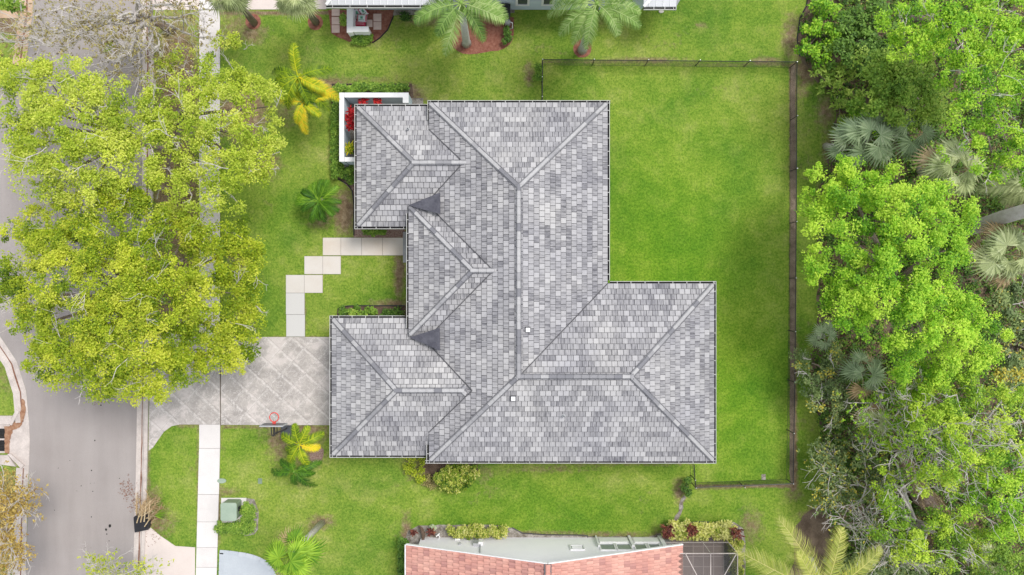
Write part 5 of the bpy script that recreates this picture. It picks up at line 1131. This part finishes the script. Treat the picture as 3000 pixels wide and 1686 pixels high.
def bare_tree(name, base, tips, label, mat=L_brown, z=5, r=.16, leafn=2600, depth=4, group=None, lsize=.11, cat='tree', bark=m_pbark, leafspread=.5, tonemu=.5, tmat=None):
    b = P(*base); root = thing(name, b, label, cat, group); mb = MB(); tw = MB(); f = Vector((b.x, b.y, 0)); ends = []
    top = P(*tips[0][:2], 1.2); fork = Vector((b.x*.85+top.x*.15, b.y*.85+top.y*.15, 1.6)); mb.tube([b, b.lerp(fork, .5), fork], [r*1.4, r*1.1, r], 9); mb.build('trunk', m_bark, root, smooth=True); mb = MB()
    for tp in tips:
        e = P(tp[0], tp[1], tp[2] if len(tp) > 2 else z); m1 = fork.lerp(e, .35)+Vector((random.uniform(-.3, .3), random.uniform(-.3, .3), .6)); m2 = fork.lerp(e, .7)+Vector((random.uniform(-.4, .4), random.uniform(-.4, .4), .4))
        mb.tube([fork, m1, m2, e], [r*.6, r*.4, r*.28, r*.12], 7, cap=False)
        for p, l in ((m2, 1.5), (m1.lerp(m2, .5), 1.3), (e, 1.2), (e, 1.0), (m2.lerp(e, .5), 1.3)):
            d = (e-fork).normalized()+Vector((random.uniform(-1, 1), random.uniform(-1, 1), random.uniform(-.1, .3))); q = grow(tw, p, d, l, .03, depth, .9); ends += q[1:]
    mb.build('branch', bark, root, smooth=True); tw.build('twigs', tmat or m_pbark, root)
    E = np.array([tuple(p) for p in ends]); C = E[rng.integers(0, len(E), leafn)]+rng.normal(size=(leafn, 3))*leafspread*[1, 1, .4]
    Q, t_ = leaf_quads(C, 6, .13, lsize, tone_c=rng.normal(tonemu, .2, leafn)); quads_obj('crown', Q, t_, mat, root); return root
bare_tree('bare_street_tree', (502, 88), [(330, 60), (250, 40), (160, 90), (70, 130, 4.5), (380, 150), (300, 130), (210, 140), (410, 210, 4), (520, 20), (580, 110, 4), (420, 20), (460, 110), (120, 40), (20, 120, 4), (350, 200, 4.2), (560, 40), (500, 190, 4), (240, 100)],
          'nearly bare street tree with pale twigs and sparse brown leaves at the top left', leafn=1250, depth=3, r=.22)
bare_tree('bare_street_tree', (-60, 1480), [(40, 1450, 4), (20, 1500, 4), (70, 1470, 4), (10, 1560, 4), (40, 1600, 4), (20, 1650, 4)], 'brownish half bare tree over the grass at the lower left edge', mat=L_orange, leafn=1300, depth=3, r=.12, tonemu=.65, leafspread=.3)
bare_tree('bare_street_tree', (330, 1800), [(270, 1670, 4), (330, 1665, 4), (390, 1675, 4), (300, 1690, 4), (430, 1680, 3.5)], 'yellowish twiggy tree top poking in over the road at the bottom edge', mat=L_yel2, leafn=450, depth=3, r=.12, tonemu=.8, leafspread=.3)
tree('small_tree', (-40, 0), [(10, 5, 35, 3.5), (50, -10, 30, 3.5)], L_mid, 'green tree crown clipped by the top left corner', tonemu=.6, zc=4)

# ------------------------------------------------------------------ woodland on the right
WG = 'trees in the woodland'
tree('woodland_tree', (2540, 850), [(2425, 545, 60), (2460, 500, 45), (2530, 520, 65), (2610, 530, 55), (2640, 590, 85), (2740, 590, 60), (2810, 610, 45), (2430, 620, 60), (2520, 610, 75), (2740, 680, 80), (2830, 660, 40), (2440, 700, 65), (2560, 680, 80), (2660, 690, 75), (2800, 740, 45), (2400, 775, 32, None, .9), (2460, 790, 75), (2550, 780, 75), (2650, 790, 75), (2730, 760, 55),
     (2410, 860, 45), (2470, 870, 70), (2560, 870, 70), (2650, 880, 75), (2740, 860, 65), (2820, 880, 55), (2500, 940, 45), (2590, 960, 65), (2680, 970, 75), (2780, 960, 75), (2870, 930, 65), (2900, 1000, 55), (2840, 1040, 65), (2740, 1050, 65), (2650, 1050, 55), (2610, 1100, 45), (2700, 1115, 60), (2750, 1110, 40)],
     L_bright, 'big bright green tree in the middle of the woodland overhanging the lawn strip', zc=8, drop=3.4, center=(2660, 790), rad=350, leaf=.12, tonemu=.66, toneamp=.26, twigs=0, limb_n=18, group=WG, dens=1.0, flat=.85)
tree('woodland_tree', (2640, 60), [(2650, 50, 55), (2700, 40, 55), (2770, 40, 65), (2850, 20, 60), (2930, 30, 70), (3000, 60, 60), (2660, 120, 55), (2740, 120, 70), (2820, 110, 70), (2900, 120, 70), (2980, 150, 60), (2830, 200, 70), (2920, 220, 70), (3000, 250, 60), (2770, 190, 50), (2860, 290, 60, None, .8), (2940, 320, 60), (2990, 380, 50), (2900, 400, 45, None, .8), (2960, 450, 45), (2820, 370, 35, None, .7), (2850, 450, 45), (2920, 500, 40), (2800, 440, 30, None, .6), (2990, 510, 40)],
     L_bright, 'tall yellow green tree filling the top right corner of the woodland', zc=8.5, drop=3, center=(2880, 130), rad=400, leaf=.12, tonemu=.62, toneamp=.26, limb_n=14, twigs=1, group=WG, dens=.75)
tree('woodland_tree', (2560, 260), [(2560, 190, 45), (2620, 210, 55), (2690, 230, 55), (2570, 250, 55), (2640, 280, 60), (2720, 290, 55), (2590, 310, 50), (2660, 325, 45), (2540, 310, 34), (2770, 300, 45), (2740, 360, 40), (2700, 170, 45)], L_mid, 'mid green tree between the top right tree and the palmettos', zc=5, drop=1.5, tonemu=.7, toneamp=.25, group=WG, leaf=.16)
shrub('woodland_shrub', [(2400, 30, 28), (2440, 45, 35), (2380, 90, 26), (2420, 110, 34), (2365, 140, 18), (2400, 165, 26)], L_bright, 'bright green bush at the woodland edge in the upper right beside the curved bed', h=2, leaf=.16, clump=.3, tonemu=.5, group='bushes at the woodland edge')
shrub('woodland_shrub', [(2470, 85, 42), (2520, 130, 45), (2460, 150, 38), (2500, 60, 40), (2560, 40, 45), (2580, 100, 45), (2530, 180, 40), (2610, 150, 40)], L_dark, 'dark green bush behind the bright one at the upper woodland edge', h=2.4, leaf=.18, clump=.32, tonemu=.75, group='bushes at the woodland edge')
shrub('woodland_shrub', [(2395, 215, 22), (2430, 250, 30), (2470, 220, 34), (2450, 290, 28), (2500, 280, 32), (2480, 330, 26), (2460, 370, 22)], L_mid, 'leafy low plants with long pale leaves along the woodland edge above the palmettos', h=1.2, leaf=.26, asp=.3, clump=.3, per=26, tonemu=.75, group='bushes at the woodland edge')
shrub('woodland_shrub', [(2500, 315, 26), (2530, 340, 26), (2560, 370, 28), (2490, 390, 22)], L_bright, 'small bright bush just above the blue green palmettos', h=1.5, leaf=.12, clump=.28, tonemu=.4, group='bushes at the woodland edge')
tree('grey_green_bush', (2420, 1100), [(2380, 1065, 40), (2430, 1070, 50), (2370, 1120, 35), (2420, 1130, 50), (2470, 1130, 45), (2460, 1080, 40), (2410, 1185, 40), (2460, 1190, 45), (2350, 1085, 22), (2500, 1170, 35), (2440, 1235, 22)], L_greyg, 'sparse grey green bush with yellow leaves beside the lawn strip', zc=2.6, drop=1, leaf=.12, tonemu=.45, toneamp=.3, dens=.55, twigs=1, cat='bush', group='bushes at the woodland edge')
tree('grey_green_bush', (2940, 1020), [(2955, 900, 40), (2990, 960, 45), (2960, 1010, 45), (2985, 1080, 45), (2950, 1110, 38), (2990, 860, 35)], L_greyg, 'grey green small tree at the right edge below the large cabbage palm', zc=4, drop=1, leaf=.17, tonemu=.55, dens=.8, twigs=1, group=WG)
tree('woodland_tree', (2720, 1320), [(2680, 1140, 40), (2660, 1190, 50), (2740, 1170, 55), (2820, 1140, 50), (2870, 1150, 50), (2940, 1170, 50), (2990, 1200, 45), (2690, 1250, 50), (2770, 1240, 60), (2850, 1230, 55), (2920, 1250, 50), (2740, 1310, 50), (2830, 1310, 55), (2900, 1330, 50), (2720, 1370, 40), (2790, 1380, 45), (2880, 1400, 45), (2970, 1300, 45, None, .7), (2700, 1430, 30, None, .7), (2770, 1450, 30, None, .6)],
     L_soft, 'loose yellow green tree with many bare pale branches in the lower right woodland', zc=6.5, drop=1.8, leaf=.12, tonemu=.6, toneamp=.28, dens=.75, twigs=3, limb_n=12, bark=m_pbark, group=WG)
tree('woodland_tree', (2900, 1420), [(2960, 1330, 40), (2950, 1390, 50), (3000, 1420, 50), (2930, 1450, 55), (2980, 1490, 50), (2870, 1480, 45), (2910, 1530, 50), (2980, 1560, 45)], L_bright, 'yellow green tree at the right edge above the bottom right corner', zc=6, drop=1.5, leaf=.12, tonemu=.55, toneamp=.28, dens=.8, twigs=2, group=WG)
tree('woodland_tree', (2650, 1520), [(2590, 1480, 35), (2630, 1500, 40), (2600, 1540, 45), (2660, 1560, 50), (2730, 1540, 45), (2790, 1530, 45), (2640, 1600, 45), (2710, 1600, 55), (2790, 1590, 55), (2850, 1580, 50), (2860, 1640, 40), (2780, 1650, 40), (2620, 1420, 35, None, .6), (2600, 1385, 30, None, .6), (2560, 1440, 28, None, .5), (2540, 1250, 20, None, .5), (2600, 1310, 25, None, .5)], L_soft, 'green tree with bare twigs below the shaggy dead palm trunk', zc=4.5, drop=1.2, leaf=.12, tonemu=.5, toneamp=.26, dens=.7, twigs=2, bark=m_pbark, group=WG)
tree('woodland_tree', (2950, 1640), [(2930, 1610, 45), (2990, 1640, 50), (2950, 1690, 50), (2880, 1700, 40)], L_mid, 'green tree crown in the very bottom right corner', zc=4.5, drop=1, leaf=.12, tonemu=.6, toneamp=.25, dens=.8, group=WG)
shrub('woodland_shrub', [(2460, 1655, 28), (2510, 1640, 34), (2560, 1660, 38), (2620, 1650, 38), (2680, 1660, 40), (2740, 1670, 34), (2600, 1690, 40)], L_greyg, 'olive green bush with rosettes of leaves along the bottom edge right of the coconut fronds', h=1.6, leaf=.22, asp=.32, clump=.26, per=30, tonemu=.55, group='bushes at the woodland edge')
bare_tree('twiggy_bush', (2480, 1400), [(2440, 1360, 1.6), (2530, 1330, 1.8), (2460, 1440, 1.6), (2550, 1420, 1.8)], 'twiggy brown bush with sparse leaves beside the lawn strip above the coconut fronds', mat=L_greyg, leafn=1500, depth=2, r=.05, lsize=.13, cat='bush', tonemu=.6, leafspread=.4)
bare_tree('twiggy_bush', (2600, 1190), [(2540, 1190, 3), (2590, 1220, 3.2), (2640, 1250, 3.4), (2560, 1270, 3), (2620, 1170, 3.4), (2660, 1300, 3.4)], 'bare pale branched tree tangled with the pale palmetto in the lower woodland', mat=L_bright, leafn=300, depth=2, r=.07, lsize=.12, tonemu=.6)
bare_tree('twiggy_bush', (2700, 1290), [(2650, 1320, 4), (2720, 1280, 4.5), (2760, 1340, 4.6), (2800, 1290, 5), (2690, 1380, 4), (2840, 1370, 5), (2780, 1430, 4.5), (2640, 1430, 3.5), (2860, 1260, 5.5)], 'network of bare white twigs over the shaggy dead trunk', mat=L_bright, leafn=260, depth=2, r=.08, lsize=.12, tonemu=.6)
bare_tree('twiggy_bush', (2540, 1600), [(2530, 1520, 2.5), (2520, 1470, 2.5), (2560, 1560, 2.6), (2590, 1600, 2.8), (2500, 1540, 2.4), (2620, 1620, 3)], 'thin bare sapling standing right of the coconut fronds', mat=L_greyg, leafn=200, depth=3, r=.08, lsize=.12, tonemu=.6)

# low ground cover under the trees, uncountable
def cover(name, poly_px, n, mat, label, size=.18, z=.35, clump=.3, per=10, tonemu=.4):
    x0, x1 = min(p[0] for p in poly_px), max(p[0] for p in poly_px); y0, y1 = min(p[1] for p in poly_px), max(p[1] for p in poly_px)
    C = []
    while len(C) < n:
        x, y = random.uniform(x0, x1), random.uniform(y0, y1); ins = False; j = len(poly_px)-1
        for i in range(len(poly_px)):
            xi, yi = poly_px[i]; xj, yj = poly_px[j]
            if (yi > y) != (yj > y) and x < (xj-xi)*(y-yi)/(yj-yi)+xi: ins = not ins
            j = i
        if ins: C.append(tuple(P(x, y, random.uniform(.05, z))))
    Q, t_ = leaf_quads(np.array(C), per, clump, size, tone_c=rng.normal(tonemu, .18, n)); Q[:, :, 2] = np.maximum(Q[:, :, 2], .02)
    return tag(quads_obj(name, Q, t_, mat), label, 'undergrowth', kind='stuff')
FP = [(2375, -40), (2350, 60), (2345, 150), (2390, 215), (2440, 280), (2455, 335), (2446, 394), (2424, 497), (2408, 560), (2402, 700), (2400, 860), (2398, 960), (2386, 1040), (2378, 1160), (2404, 1240), (2418, 1380), (2410, 1480), (2440, 1520), (2430, 1600), (2420, 1720), (3100, 1720), (3100, -40)]
cover('undergrowth', FP, 3800, L_mid, 'green undergrowth covering the woodland floor', tonemu=.38)
cover('undergrowth', FP, 2200, L_dark, 'dark low undergrowth covering the woodland floor', z=.6, tonemu=.5)
cover('leaf_litter', FP, 3500, L_brown, 'dead brown leaves and sticks scattered over the woodland floor', size=.14, z=.08, per=8, tonemu=.35)
cover('leaf_litter', [(445, 110), (580, 110), (580, 960), (446, 900)], 500, L_brown, 'brown leaves lying on the dirt strip under the street trees', size=.09, z=.04, per=5, tonemu=.3, clump=.35)
cover('leaf_litter', [(20, 1380), (52, 1380), (44, 1686), (0, 1686), (0, 1380)], 160, L_brown, 'brown leaves lying on the grass left of the left kerb', size=.08, z=.04, per=5, tonemu=.5, clump=.3)
